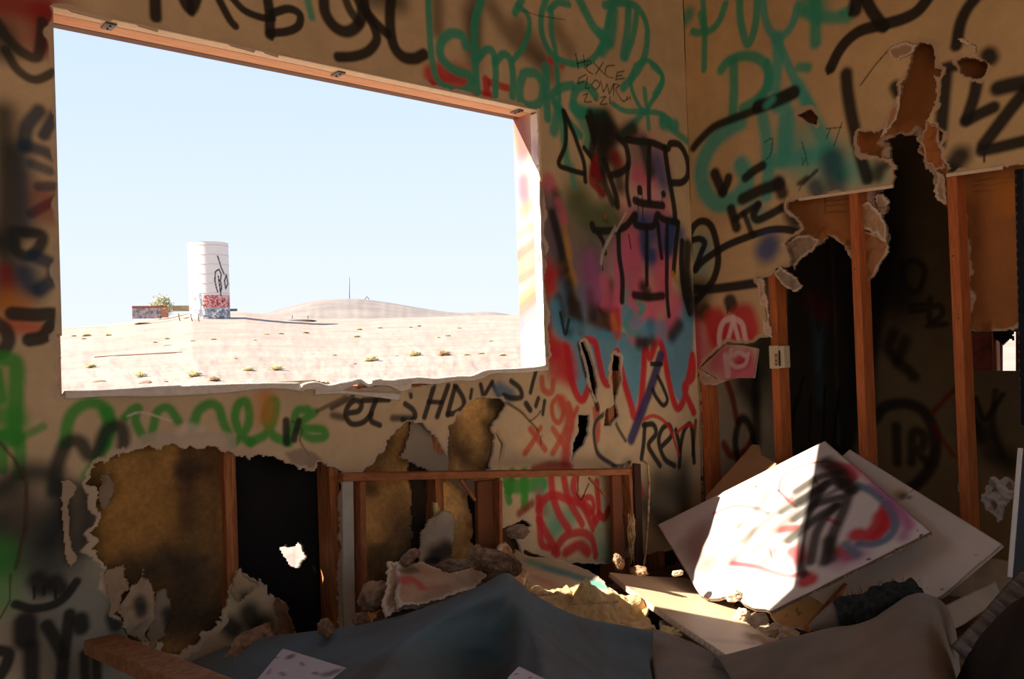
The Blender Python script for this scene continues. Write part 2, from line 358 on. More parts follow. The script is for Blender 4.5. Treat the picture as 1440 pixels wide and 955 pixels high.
bw.fill([(800, 468), (872, 466), (870, 480), (862, 520), (850, 542), (838, 520), (832, 540), (818, 558), (806, 540), (798, 490)], (92, 158, 178), 5)
bw.fill([(872, 466), (912, 470), (908, 500), (894, 580), (880, 550), (868, 490)], (86, 160, 182), 5)
bw.fill([(925, 480), (965, 400), (976, 440), (974, 500), (957, 572), (944, 545)], (88, 160, 184), 5)
bw.paint('''r 26 .5 .92 775,486 795,500 800,525; r 30 .5 .8 778,500 782,520; r 9 .3 .95 797,485 803,530 812,556 820,562 828,545 836,530; r 9 .3 .95 824,478 836,480 842,505 848,532 856,540 862,520 864,500;r 9 .3 .95 868,495 878,535 888,570 893,586 901,570 905,520 907,490 914,503 924,480 932,490 940,535 950,572 960,565 968,530 973,500 974,530 962,545 975,580
p 20 .5 .85 890,430 893,470 910,440 925,465 945,450 952,425;t 8 .3 .85 896,425 905,432 900,440; t 8 .3 .8 885,440 880,455 892,470 912,460; K 14 .6 .9 915,458 915,478 900,482; K 14 .6 .85 955,458 945,472; p 16 .6 .8 868,420 866,450
r 14 .5 .8 790,565 800,585 798,620 795,650; o 7 .3 .85 762,532 764,548 775,552 778,535; o 6 .3 .9 784,558 776,570 778,588 786,594 792,580 790,563 784,558; o 6 .3 .9 800,568 806,584 812,574;o 6 .3 .9 806,584 803,604; o 6 .3 .85 840,570 842,620
o 7 .3 .9 742,603 754,617 766,632;o 7 .3 .9 757,602 748,620 738,637; o 7 .3 .85 777,603 787,617 796,632; o 7 .3 .85 796,603 786,622 777,637;o 7 .3 .85 836,575 838,620
v 12 .3 .95 929,500 915,545 888,618; K 5 .2 .95 916,512 930,512; K 5 .2 .95 925,530 932,545 938,562 932,570 922,558 918,548
K 6 .2 .95 907,597 905,625 902,645;K 6 .2 .95 905,598 918,597 922,610 912,625 918,640 928,655; K 6 .2 .95 930,628 944,612 940,598 930,604 926,622 934,645 948,655; K 6 .2 .95 950,605 956,630 955,656;K 6 .2 .95 955,640 962,605 972,600 976,650; K 5 .3 .8 978,592 974,640
r 4 .2 .85 905,590 920,585 940,600 955,640;r 4 .2 .85 952,608 965,598 978,600; e 46 .9 .75 925,680 950,690; e 30 .9 .8 905,710 940,740; e 30 .8 .7 960,660 965,720
s 6 .2 .9 850,582 838,592 836,612 845,638 862,655; K 4 .2 .8 850,582 838,592 835,612 846,640 866,656; K 4 .3 .8 850,584 860,582 868,600 880,620; K 4 .2 .8 862,655 876,655 886,650
G 16 .3 .9 705,680 730,684 762,680;G 9 .3 .9 712,685 716,705; G 11 .3 .95 737,665 738,712; G 9 .3 .9 720,664 718,690; R 12 .4 .8 752,662 775,656 800,658; R 8 .5 .8 730,722 748,708; r 10 .5 .7 758,690 764,720
g 20 .7 .55 760,690 775,735;g 20 .8 .6 790,730 770,750; g 16 .8 .6 798,690 800,715; g 16 .8 .5 815,760 840,740; g 20 .8 .5 840,770 860,785
r 9 .3 .9 757,716 762,705 776,696 795,702 812,708 824,715 832,735;r 9 .3 .9 775,775 785,755 797,748 812,748 826,758 836,782; r 12 .4 .9 790,775 805,765 822,776; r 9 .3 .9 757,731 765,750 779,778; r 9 .3 .9 774,668 776,700 782,725 790,742; r 9 .3 .9 792,672 796,705 808,735;r 9 .3 .9 808,668 804,690 816,720 826,742; r 9 .3 .9 838,678 838,724 830,730; r 9 .3 .9 855,716 848,728 838,722; r 8 .3 .9 757,700 758,760 768,770; r 7 .3 .9 815,700 828,700 830,715 818,720 815,700; r 8 .3 .8 888,660 892,690 884,710; r 7 .4 .8 896,665 903,695
a 14 .8 .5 840,800 870,790''')
# black and green writing
bw.paint('''p 28 .5 .75 890,345 892,400; p 24 .5 .7 930,370 935,410; b 16 .5 .8 905,318 908,350 918,360; b 14 .5 .75 945,315 940,350; c 18 .5 .7 882,440 900,458 930,462; r 12 .5 .7 866,440 868,470; Y 7 .5 .8 862,445 866,462; a 22 .6 .6 776,300 780,345; K 26 .5 .85 845,178 856,215; K 16 .6 .8 866,225 872,262; K 12 .6 .75 836,240 846,270; k 16 .6 .7 806,425 812,455; l 34 .6 .7 812,285 830,300 846,312; m 26 .6 .5 828,380 832,410; p 16 .5 .7 850,395 853,425; z 14 .5 .7 785,420 790,450; r 14 .5 .8 772,390 776,405; c 14 .5 .7 780,430 786,462 800,472;
K 13 .25 .95 218,-6 219,24; K 14 .2 .95 256,-10 264,8 270,10 276,-6; K 8 .3 .9 268,0 269,18; K 9 .2 .95 305,-8 314,10 324,28 331,36; K 8 .2 .95 326,-4 344,14 368,24 384,25;K 9 .2 .95 384,18 406,12 422,20 420,36 404,44 380,46; K 12 .2 .95 376,-5 380,20 380,48; K 3 .2 .9 382,46 383,56
g 8 .4 .85 432,-5 439,24; K 13 .25 .95 455,-8 458,18 472,38 490,44 506,32 508,12 500,-8; K 10 .3 .9 484,-6 492,14 505,32; K 11 .25 .95 512,0 516,20 526,38 530,56 518,72 498,79 476,80; K 11 .25 .95 510,10 528,32 545,48; K 13 .25 .95 550,-8 548,20 550,48 556,68 568,80 584,82 597,76; K 30 .8 .7 520,-5 560,2
d 16 .9 .65 614,-5 616,43;d 18 .9 .7 668,-5 668,67; d 18 .9 .55 690,10 725,60 760,84; d 30 .9 .6 730,40 775,100; K 20 .9 .5 660,20 666,90; d 20 .9 .5 782,40 800,70
r 22 .4 .85 608,104 616,118; r 20 .5 .8 622,98 628,108;r 26 .6 .85 645,108 655,114;r 10 .3 .85 684,112 686,138; r 8 .3 .85 690,116 716,124;r 8 .3 .8 606,118 640,126 690,134;r 10 .5 .8 775,84 790,90
g 8 .3 .9 602,-6 604,40 609,90 618,115 636,128; g 11 .3 .92 656,64 650,50 634,47 620,62 622,82 640,98 660,106 662,122 646,130 628,124; g 10 .3 .92 679,-6 668,30 668,70 669,100 672,132; g 9 .3 .92 670,84 684,70 694,74 698,100 697,134; g 9 .3 .92 697,88 708,76 718,84 722,110 721,136; g 7 .3 .9 728,8 742,20 745,40 736,66 722,84; g 9 .3 .9 724,18 734,0
g 11 .3 .9 736,104 731,122 733,142 746,150 760,142 762,120 754,104 740,102; g 11 .3 .92 767,94 768,130 770,166; g 10 .3 .92 804,120 788,124 777,136 790,160 816,190; g 11 .3 .92 838,134 826,122 812,124 806,140 812,158 830,160 850,162; g 13 .4 .9 785,150 782,170 779,184; g 12 .4 .9 805,150 825,160 850,166
g 8 .3 .92 770,-8 762,20 764,50 776,76 794,87 814,90 832,84 846,64 852,40 858,15 870,-6; g 7 .3 .9 775,12 777,50 782,76 784,118 786,140; g 8 .3 .9 772,14 784,4 800,6; g 12 .3 .92 812,-8 824,18 836,40 850,52; g 9 .3 .92 850,8 866,4 888,6 902,18 910,42 907,76 896,100 876,124; g 16 .4 .92 862,14 860,36 857,58; g 11 .3 .9 884,8 882,40 876,80; g 9 .3 .9 895,20 890,50 880,80; g 14 .4 .9 846,50 852,60 846,72
g 6 .3 .9 893,93 908,85 922,92 931,105 928,124 914,146 906,158 894,140 887,115 893,93; g 8 .3 .9 917,92 930,104 931,116 920,134; g 6 .3 .88 862,146 880,156 906,157 930,160 942,168; g 14 .4 .9 932,174 950,176; g 7 .3 .85 906,126 912,180;g 8 .4 .88 904,158 890,175 876,190; g 8 .5 .85 930,165 950,185 968,200
g 11 .5 .85 790,160 794,200 798,230; g 12 .6 .8 816,165 828,190 826,205; g 10 .6 .7 804,235 808,260; g 14 .5 .8 812,155 840,162 850,170
K 6 .2 .96 792,156 796,180 795,205 786,230 800,238 822,244; K 6 .2 .96 794,158 806,184 814,206 822,230 824,255; K 6 .2 .96 826,165 832,185 836,200; K 6 .2 .96 822,208 834,226 834,245; K 24 .5 .93 838,170 846,200 844,240; K 22 .5 .93 852,166 858,195; K 18 .5 .9 860,180 872,190 890,182; R 14 .8 .7 865,220 872,230; R 8 .4 .85 838,220 832,252 842,266 848,272; K 8 .3 .95 850,225 858,250 866,275 868,290; K 8 .3 .95 868,192 880,205 884,230 874,242 860,246; K 6 .3 .95 884,230 882,250 882,270 885,288
K 8 .2 .96 882,196 900,199 918,201 938,209 943,202 956,204 966,222 968,245 960,256 946,257; K 7 .2 .96 913,202 913,240 913,283; K 8 .2 .96 935,208 941,250 948,290 950,312; K 9 .2 .96 893,282 905,286 932,289; K 9 .1 .96 900,266 900,269; K 8 .1 .96 933,273; K 1.6 .2 .9 897,272 897,300; K 1.6 .2 .9 903,272 904,310;K 1.6 .2 .9 931,278 931,290
K 8 .2 .96 833,316 838,324 862,324 880,318 893,302 894,316 918,318 924,302 932,308 952,313; K 6 .2 .96 840,326 848,340 851,356; K 1.6 .2 .9 848,356 848,380; K 7 .2 .96 869,324 871,360 875,390 874,424; K 6 .2 .96 909,320 910,360 910,400; K 6 .2 .96 925,314 928,340 931,362; K 6 .2 .96 938,316 938,370 938,410 941,444; K 7 .2 .96 954,313 950,350 947,385; K 9 .3 .95 892,415 912,418 932,416; K 14 .6 .9 905,404 910,412; K 2 .2 .9 884,330 887,350
K 8 .2 .96 960,340 958,370 962,410 970,440; K 30 .7 .9 966,400 974,430; K 14 .4 .93 968,345 965,380 968,420; K 10 .4 .9 830,160 836,190 832,215; K 9 .4 .85 846,240 852,262 862,285; K 12 .7 .7 800,400 806,440 800,465; K 10 .6 .7 812,430 818,465; R 10 .5 .8 838,235 842,250; k 10 .5 .8 776,300 786,340 796,378; m 12 .8 .6 830,360 838,400 842,420; c 10 .7 .6 800,455 830,465 850,470; w 4 .5 .5 865,320 850,350 846,370; w 3 .5 .5 880,300 866,325; y 5 .3 .9 946,384 951,396; K 4 .3 .9 788,440 795,470 800,450; K 6 .3 .9 815,484 824,525 836,560 840,575''')
bw.paint('''! K 1.7 .1 .85 809,76 813,97; ! K 1.7 .1 .85 820,78 822,96; ! K 1.7 .1 .85 811,90 824,86; K 1.6 .1 .8 824,94 831,88 826,86 825,98 833,104; ! K 1.6 .1 .8 834,88 850,104; ! K 1.6 .1 .8 848,88 838,104; K 1.6 .1 .8 864,92 853,94 852,106 862,110; ! K 1.6 .1 .8 878,100 868,102 866,112 878,110; ! K 1.6 .1 .8 867,107 875,106
! K 1.6 .1 .8 824,105 814,110 812,118 822,114; ! K 1.6 .1 .8 826,108 823,124 829,124; K 1.6 .1 .8 838,112 832,120 838,126 844,118 838,112; ! K 1.6 .1 .8 845,114 849,130 854,118 857,132 863,118; ! K 1.6 .1 .8 863,118 863,134; K 1.6 .1 .8 863,118 871,120 866,126 876,142 884,138; ! K 1.5 .1 .8 882,136 882,140; ! K 1.5 .1 .8 886,136 886,140
K 1.6 .1 .8 820,134 826,132 822,143 832,143; K 1.4 .1 .8 836,139 840,142; K 1.6 .1 .8 846,137 852,136 845,146 854,146; ! K 1.6 .1 .8 858,136 858,146
G 12 .45 .9 91,624 97,590 112,572 133,567 152,580 150,610 138,645 124,668; G 12 .5 .9 148,580 156,600 150,625; G 9 .4 .88 176,587 186,576 194,574 190,590 200,612 211,621 216,598 222,578 237,574 250,592; G 10 .4 .88 270,598 278,578 294,568 306,574 311,592 322,618; G 10 .4 .9 322,626 340,610 350,590 346,566 334,570 329,590 338,612 352,622; G 10 .4 .9 352,622 374,610 384,590 387,566 378,566 374,590 384,612 404,622; G 9 .4 .9 404,620 412,596 418,578 432,576; G 9 .4 .9 442,580 424,594 428,602 452,604 456,614 436,616 420,604; Y 20 .8 .7 372,560 374,584
e 14 .5 .88 76,690 80,655 94,624 112,622 126,640 138,632 150,606 168,600 174,618 170,650;K 8 .3 .9 402,592 402,622; K 7 .3 .9 420,592 412,618; G 8 .5 .7 20,620 60,600
K 22 .5 .9 350,862 356,875; K 20 .5 .9 322,880 330,886; K 26 .5 .9 372,880 376,905; K 12 .5 .9 338,905 345,912;K 9 .25 .93 22,850 45,856 72,852 92,840 108,818; K 20 .4 .9 54,816 60,826; K 18 .4 .9 78,820 84,828; K 3 .2 .9 48,825 48,842; K 3 .2 .9 62,825 62,836; K 3 .2 .9 78,830 78,842; K 24 .3 .93 36,876 36,898;K 16 .4 .93 44,910 44,960; K 13 .3 .93 66,880 78,900 88,925 86,960; K 12 .3 .93 98,864 94,890 90,920; K 17 .3 .93 113,872 114,882; K 12 .3 .93 0,915 12,920 6,940 -4,955; K 10 .4 .9 135,910 136,955; K 10 .4 .9 118,920 120,955; K 14 .4 .9 158,868 162,880
K 6 .2 .92 490,581 504,578 508,568 500,563 490,570 486,584 494,596 510,594 522,582;! K 6 .2 .92 510,563 545,562; K 6 .2 .92 528,564 522,580 522,592 534,598; ! K 5 .2 .9 575,548 577,558; K 6 .2 .9 568,568 580,576 584,586 576,592 566,590; ! K 7 .5 .8 552,588 580,588; ! K 7 .6 .75 468,584 482,587; ! K 5 .4 .8 466,574 496,558; ! n 4 .4 .7 446,578 486,558
! K 6 .2 .92 611,543 597,587;! K 6 .2 .92 631,542 615,586; ! K 5 .2 .92 603,565 622,566; ! K 6 .2 .92 641,542 630,583; K 6 .2 .92 641,542 652,560 652,572 642,580 630,583; ! K 4 .2 .9 664,548 662,560; ! K 5 .2 .92 676,541 680,558 692,537; ! K 5 .2 .92 692,540 701,556; q 16 .5 .9 702,548 716,556; K 6 .3 .92 718,536 730,546 732,558 720,560 708,556; ! K 5 .2 .92 754,521 745,552; ! K 7 .2 .92 738,568 742,576; ! K 5 .2 .9 756,560 751,571; ! K 5 .2 .9 765,564 761,582
e 16 .5 .85 905,200 915,240''')
# pencil cracks
bw.paint('''! K 1.2 .2 .6 735,15 760,22 795,28; ! n 2.5 .3 .8 0,622 20,645 38,678 38,740 24,800; ! n 2 .3 .8 15,808 14,845 0,870; n 2 .3 .9 712,565 730,577 742,592 756,608 760,625; ! n 2 .3 .8 742,592 752,584 758,578; n 2 .3 .7 410,592 424,604 420,620 430,640; K 2 .2 .9 826,680 820,690 812,702 806,694;! K 2 .2 .9 812,668 809,690; ! K 2.4 .2 .9 704,648 708,625 700,610; w 2.5 .3 .8 180,585 200,580 240,592; w 7 .7 .6 250,612 262,600 280,604''')
bw.fill([(165, 640), (200, 612), (225, 605), (250, 612), (300, 606), (330, 610), (330, 632), (240, 630)], (206, 182, 160), 2, .75)
bw.fill([(405, 650), (398, 636), (420, 630), (440, 636), (455, 650), (435, 658), (412, 660)], (150, 130, 110), 2, .8)
# cut the window, then the broken places
bw.cut([(WX0, WZ0), (WX1, WZ0), (WX1, WZ1), (WX0, WZ1)], 0, uvp=True)
bw.cut([(80, 470), (85, 482), (85, 530), (81, 540), (86, 556), (92, 554), (92, 470)], .004, 4)
bw.cut([(745, 250), (764, 268), (764, 340), (768, 350), (765, 400), (769, 440), (768, 470), (772, 500), (745, 516)], .004, 12)
bw.cut([(420, 530), (470, 541), (500, 546), (530, 542), (560, 545), (600, 540), (640, 534), (700, 523), (740, 510), (500, 500)], .012, 7)
# plaster edges
H1 = [(118, 682), (125, 662), (150, 645), (185, 635), (240, 628), (300, 628), (318, 634), (336, 640), (346, 644), (360, 640), (378, 638), (396, 646), (406, 656), (416, 662), (440, 656), (450, 650), (470, 655), (479, 664), (479, 905), (420, 905), (408, 872), (398, 850), (380, 835), (370, 818), (350, 812), (338, 803), (325, 832), (316, 860), (308, 880), (275, 905), (250, 922), (228, 915), (215, 880), (205, 900), (185, 905), (172, 880), (160, 850), (150, 820), (152, 800), (146, 792), (132, 770), (138, 720), (140, 695), (132, 682)]
H2 = [(500, 672), (520, 655), (540, 635), (548, 615), (560, 602), (575, 593), (595, 596), (612, 612), (620, 624), (630, 640), (631, 600), (642, 588), (655, 572), (672, 561), (690, 558), (713, 565), (706, 582), (700, 590), (690, 602), (697, 615), (694, 640), (690, 660), (682, 668), (704, 674), (706, 740), (720, 760), (745, 800), (720, 870), (505, 900)]
bw.cut(H1, .018, 6)
bw.cut(H2, .012, 6)
bw.cut([(813, 584), (828, 584), (826, 611), (821, 626), (813, 633), (804, 648), (807, 622), (813, 611)], .008, 6)
bw.cut([(851, 577), (864, 569), (860, 528), (863, 498), (873, 501), (875, 535), (866, 565), (871, 584), (858, 599), (849, 599)], .006, 6)
bw.cut([(817, 483), (824, 505), (832, 547), (838, 562), (841, 540), (831, 500), (822, 480)], .004, 6)
bw.cut([(704, 745), (735, 731), (747, 738), (726, 758), (740, 790), (715, 800)], .006, 6)
bw.cut([(735, 776), (790, 790), (850, 794), (900, 780), (970, 770), (975, 860), (800, 900), (720, 880)], .012, 12)
bw.cut([(880, 655), (892, 700), (890, 760), (880, 775), (876, 720)], .005, 6)
bw.rim(3, (206, 182, 152), 1.0, .9)
# relief: dents, cracks, the bulging broken piece on the lower right
bw.disp += vnoise(nv_, nu_, 60, 21, 3)*.006
def crack(pts, wd, dep):
    P = np.array([bw.uv(*p) for p in pts]); d = np.full(bw.disp.shape, 9.)
    for a, b in zip(P[:-1], P[1:]):
        v = b-a; t = np.clip(((bw.GU-a[0])*v[0]+(bw.GV-a[1])*v[1])/(v@v), 0, 1); d = np.minimum(d, np.hypot(bw.GU-a[0]-t*v[0], bw.GV-a[1]-t*v[1]))
    bw.disp += -dep*np.clip(1-d/wd, 0, 1)
crack([(712, 565), (730, 577), (742, 592), (760, 612)], .010, .012)
crack([(704, 660), (708, 625), (700, 608)], .012, .012)
crack([(0, 622), (20, 645), (38, 678), (38, 740), (24, 800)], .008, .008)
def bulge(x, y, r, h):
    u, v = bw.uv(x, y); d2 = ((bw.GU-u)**2+(bw.GV-v)**2)/r**2; bw.disp += h*np.exp(-d2*2)
bulge(805, 745, .22, .045); bulge(845, 640, .10, -.02); bulge(745, 595, .12, .02); bulge(300, 615, .14, .02); bulge(855, 305, .03, -.02); bulge(420, 650, .10, .03); bulge(850, 430, .04, -.02); bulge(560, 560, .1, .012)
wall_back = bw.build('wall_back', PAINT, th=.0127, grime=.10)
tag(wall_back, kind='structure')

# left and right remainder of the back wall
def sbox(name, x0, x1, y0, y1, z0, z1, m, parent=None, structure=True):
    o = box(name, ((x0+x1)/2, (y0+y1)/2, (z0+z1)/2), (x1-x0, y1-y0, z1-z0), m, parent, bev=0)
    if structure and not parent: o['kind'] = 'structure'
    return o
DRY = mat('old_drywall', (186, 156, 122), .85, col2=(140, 116, 90), nscale=2.5, bump=.2)
FELT = mat('black_felt', (26, 22, 19), 1, .4, 12, bump=.4)
STUCCO = mat('stucco', (190, 172, 150), .95, .2, 8, bump=.6)
sbox('drywall', -5.6, -3.16, 0, .0127, 0, TOP, DRY, wall_back)
sbox('drywall', -3.16, 0, 0, .0127, 3.15, TOP, DRY, wall_back)
sbox('drywall', -3.16, 0, 0, .0127, 0, .25, DRY, wall_back)
# outer sheathing: below the sill a fine grid with the shot-out holes, boxes elsewhere
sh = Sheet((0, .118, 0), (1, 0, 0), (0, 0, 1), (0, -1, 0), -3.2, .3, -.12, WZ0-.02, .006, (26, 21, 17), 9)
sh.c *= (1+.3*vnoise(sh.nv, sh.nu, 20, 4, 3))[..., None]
sh.cut([(395, 768), (404, 766), (412, 770), (420, 764), (430, 768), (428, 776), (432, 784), (424, 790), (418, 799), (408, 794), (400, 786), (396, 778)], .012, 3)
sh.cut([(440, 795), (444, 798), (445, 806), (441, 803)], 0)
sh.cut([(469, 803), (472, 806), (475, 836), (472, 838), (469, 820)], 0)
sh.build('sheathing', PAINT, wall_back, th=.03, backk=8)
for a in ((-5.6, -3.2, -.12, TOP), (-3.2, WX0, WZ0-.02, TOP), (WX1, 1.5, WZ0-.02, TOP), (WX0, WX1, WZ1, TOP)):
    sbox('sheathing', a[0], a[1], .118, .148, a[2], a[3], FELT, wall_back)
STUD_X = [-2.93, -2.455, -2.04, -1.62, -1.10]
def studb(x, lean=0, top=WZ0-.03):
    return box('stud', (x, .058, (top+.02)/2), (.038, .089, top-.02), WOOD, wall_back, bev=.002)
xs = py_(322, 700, .013)[0]
for x in (-3.05, xs+.019-.012, py_(466, 760, .013)[0]+.019, py_(608, 730, .04)[0]+.019, py_(880, 700, .013)[0]): studb(x)
for x in (-.62, -.30, -.03): box('stud', (x, .058, 1.65), (.038, .089, 3.3), WOOD, wall_back, bev=.002)
# glass wool batts in the bays; the shade of their folds is painted in
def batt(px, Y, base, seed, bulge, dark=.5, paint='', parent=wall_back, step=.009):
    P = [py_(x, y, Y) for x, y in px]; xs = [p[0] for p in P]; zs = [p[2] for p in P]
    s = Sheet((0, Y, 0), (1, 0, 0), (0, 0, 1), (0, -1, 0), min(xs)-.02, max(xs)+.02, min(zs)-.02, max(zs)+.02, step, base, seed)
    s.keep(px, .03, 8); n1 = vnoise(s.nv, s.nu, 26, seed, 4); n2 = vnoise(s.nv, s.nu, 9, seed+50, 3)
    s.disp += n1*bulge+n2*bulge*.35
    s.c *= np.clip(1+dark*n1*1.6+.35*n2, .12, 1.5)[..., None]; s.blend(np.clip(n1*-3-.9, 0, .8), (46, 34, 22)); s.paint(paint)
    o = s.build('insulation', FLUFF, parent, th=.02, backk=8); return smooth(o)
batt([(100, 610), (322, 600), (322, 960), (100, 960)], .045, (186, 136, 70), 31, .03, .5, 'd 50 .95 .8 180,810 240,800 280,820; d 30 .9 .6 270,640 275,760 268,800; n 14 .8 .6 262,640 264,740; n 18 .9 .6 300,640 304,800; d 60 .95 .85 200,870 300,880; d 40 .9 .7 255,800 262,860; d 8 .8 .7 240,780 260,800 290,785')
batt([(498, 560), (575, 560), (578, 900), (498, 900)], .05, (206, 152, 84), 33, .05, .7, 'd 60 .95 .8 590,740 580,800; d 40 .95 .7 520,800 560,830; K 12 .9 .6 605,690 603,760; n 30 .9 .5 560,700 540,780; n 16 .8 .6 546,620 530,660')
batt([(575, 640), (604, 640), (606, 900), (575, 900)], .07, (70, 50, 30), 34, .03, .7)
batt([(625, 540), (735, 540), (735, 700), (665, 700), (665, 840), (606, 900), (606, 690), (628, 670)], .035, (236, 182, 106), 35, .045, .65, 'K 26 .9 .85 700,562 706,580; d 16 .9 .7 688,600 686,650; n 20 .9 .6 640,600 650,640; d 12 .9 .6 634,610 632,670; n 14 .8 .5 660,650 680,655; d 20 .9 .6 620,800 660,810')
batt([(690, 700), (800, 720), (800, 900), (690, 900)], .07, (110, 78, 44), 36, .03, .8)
# the folded back facing of the drywall inside the middle hole
plate('torn_facing', [(578, 594), (592, 596), (612, 612), (630, 634), (630, 664), (606, 664), (576, 650), (562, 642), (572, 628), (576, 612)], [py_(570, 600, .02), py_(640, 600, .04), py_(600, 664, -.004)], (158, 142, 122), .006, .004, .006, parent=wall_back)
plate('torn_facing', [(630, 674), (668, 674), (668, 702)], [py_(630, 674, .01), py_(668, 674, .01), py_(668, 702, .03)], (150, 132, 108), .005, .004, .002, parent=wall_back)
plate('torn_facing', [(500, 674), (514, 674), (503, 690)], [py_(500, 674, .01), py_(514, 674, .01), py_(503, 690, .01)], (188, 160, 130), .005, .004, .002, parent=wall_back)
# standing strip of bent facing left of the big hole
plate('torn_facing', [(87, 676), (100, 674), (108, 684), (104, 694), (98, 700), (97, 740), (99, 770), (109, 788), (97, 797), (90, 780), (88, 730)], [py_(87, 676, -.02), py_(108, 676, -.035), py_(95, 797, -.03)], (182, 158, 130), .004, .006, .006, parent=wall_back, disp=.006)
plate('torn_facing', [(560, 852), (596, 792), (598, 850)], [py_(560, 852, -.02), py_(596, 792, .0), py_(598, 850, -.03)], (150, 126, 100), .006, .01, .01, parent=wall_back)
plate('torn_facing', [(594, 752), (604, 732), (622, 718), (638, 728), (640, 760), (632, 800), (606, 806), (588, 790)], [py_(594, 752, -.02), py_(640, 730, -.03), py_(606, 806, -.06)], (190, 170, 146), .005, .012, .014, parent=wall_back, disp=.015, paint='K 20 .5 .9 612,782 628,774;K 8 .5 .9 600,790 615,788')
for q, a, c in (([(138, 672), (152, 664), (160, 690), (150, 720), (140, 700)], .01, (150, 128, 100)), ([(165, 860), (184, 830), (196, 815), (205, 790), (196, 812), (212, 822), (220, 850), (216, 875), (200, 905), (180, 895)], -.03, (172, 148, 120)), ([(205, 870), (222, 835), (236, 832), (240, 860), (232, 895), (215, 912)], -.035, (150, 130, 106)), ([(326, 825), (334, 802), (345, 812), (362, 820), (352, 840), (334, 850)], -.02, (200, 168, 130)), ([(150, 800), (172, 800), (180, 822), (170, 850), (158, 870), (152, 850)], -.02, (166, 140, 112)), ([(384, 838), (402, 850), (412, 885), (420, 910), (396, 915)], -.015, (140, 104, 72))):
    plate('torn_facing', q, [py_(*q[0], a), py_(*q[2], a-.02), py_(*q[-1], a)], c, .005, .008, .014, parent=wall_back, disp=.014, cell=8, seed=len(q)+int(q[0][0]), paint='K 12 .5 .85 %d,%d %d,%d' % (q[2][0], q[2][1]+30, q[2][0]+3, q[2][1]+45))

# ---------------- the window ----------------
win = empty('window_1', (WX0, .08, WZ0)); tag(win, kind='structure')
def wb(name, x0, x1, y0, y1, z0, z1, m, parent=win): return box(name, ((x0+x1)/2, (y0+y1)/2, (z0+z1)/2), (x1-x0, y1-y0, z1-z0), m, parent, bev=.002)
wb('head_board', WX0-.05, WX1+.04, .046, .117, WZ1-.003, WZ1+.03, WOODP)
wb('head_trim', WX0-.01, WX1+.015, -.002, .046, WZ1-.002, WZ1+.003, BEAD)
wb('head_flange', WX0-.02, WX1+.02, .117, .157, WZ1-.004, WZ1+.03, mat('dark_flange', (120, 84, 60), .6, .2, 20))
wb('jamb_board', WX0-.045, WX0-.002, .013, .157, WZ0-.02, WZ1, WOODP)
wb('sill_board', WX0, WX1, .02, .157, WZ0-.045, WZ0-.028, WOOD)
# right jamb: sprayed pink and ochre stripes on the wood, white drywall return beside it
js = Sheet((WX1-.001, .157, WZ0), (0, -1, 0), (0, 0, 1), (-1, 0, 0), 0, .118, -.02, WZ1-WZ0, .004, (196, 170, 150), 71)
js.paint('R 30 .6 .7 728,165 736,210; m 26 .8 .55 728,240 738,300;m 20 .8 .5 730,470 745,505; w 20 .8 .6 732,300 738,330; K 14 .6 .45 737,255 738,305; K 14 .5 .55 728,360 752,340; K 12 .5 .5 728,395 752,380; K 16 .5 .55 728,440 752,418; Y 12 .7 .4 728,380 752,362; Y 12 .7 .4 728,425 752,402; Y 12 .7 .35 728,300 745,290;Y 12 .5 .5 728,330 752,318; p 14 .6 .6 728,460 752,440')
js.build('painted_jamb', SHINY, win, th=.03)
jw = Sheet((WX1-.004, .042, WZ0), (0, -1, 0), (0, 0, 1), (-1, 0, 0), 0, .042, -.01, WZ1-WZ0-.01, .004, (232, 222, 212), 72)
jw.paint('m 14 .8 .45 752,205 756,215;m 9 .6 .6 754,285 760,290; m 9 .6 .7 752,315 758,330; R 8 .6 .6 752,350 757,365; a 6 .5 .8 755,402 758,408;l 12 .9 .4 762,440 764,500; ! K 1.2 .1 .7 758,330 758,390')
jw.disp += vnoise(jw.nv, jw.nu, 12, 8, 3)*.004
jw.build('drywall_return', SHINY, win, th=.012)
wb('corner_bead', WX1-.006, WX1+.010, -.006, .0, WZ1-.30, WZ1+.008, BEAD)
# small nailing clips on the head
for x in (WX0+.16, WX0+.93, WX1-.075):
    c = wb('clip', x-.016, x+.016, .02, .075, WZ1-.008, WZ1-.002, STEEL)
    for dy in (.034, .06): lump('nail_head', (x, dy, WZ1-.009), (.004, .004, .003), BLACK, 1, .05, 1, c)
# shims and loose paper along the head
for x, w_ in ((WX0+.03, .13), (WX0+.22, .07), (WX0+.50, .10), (WX0+.62, .06)):
    mesh('torn_paper', [(x, -.001, WZ1+.004), (x+w_, -.001, WZ1+.002), (x+w_*.9, -.006, WZ1-.012), (x+.1*w_, -.008, WZ1-.008)], [(0, 1, 2, 3)], BEAD, win)
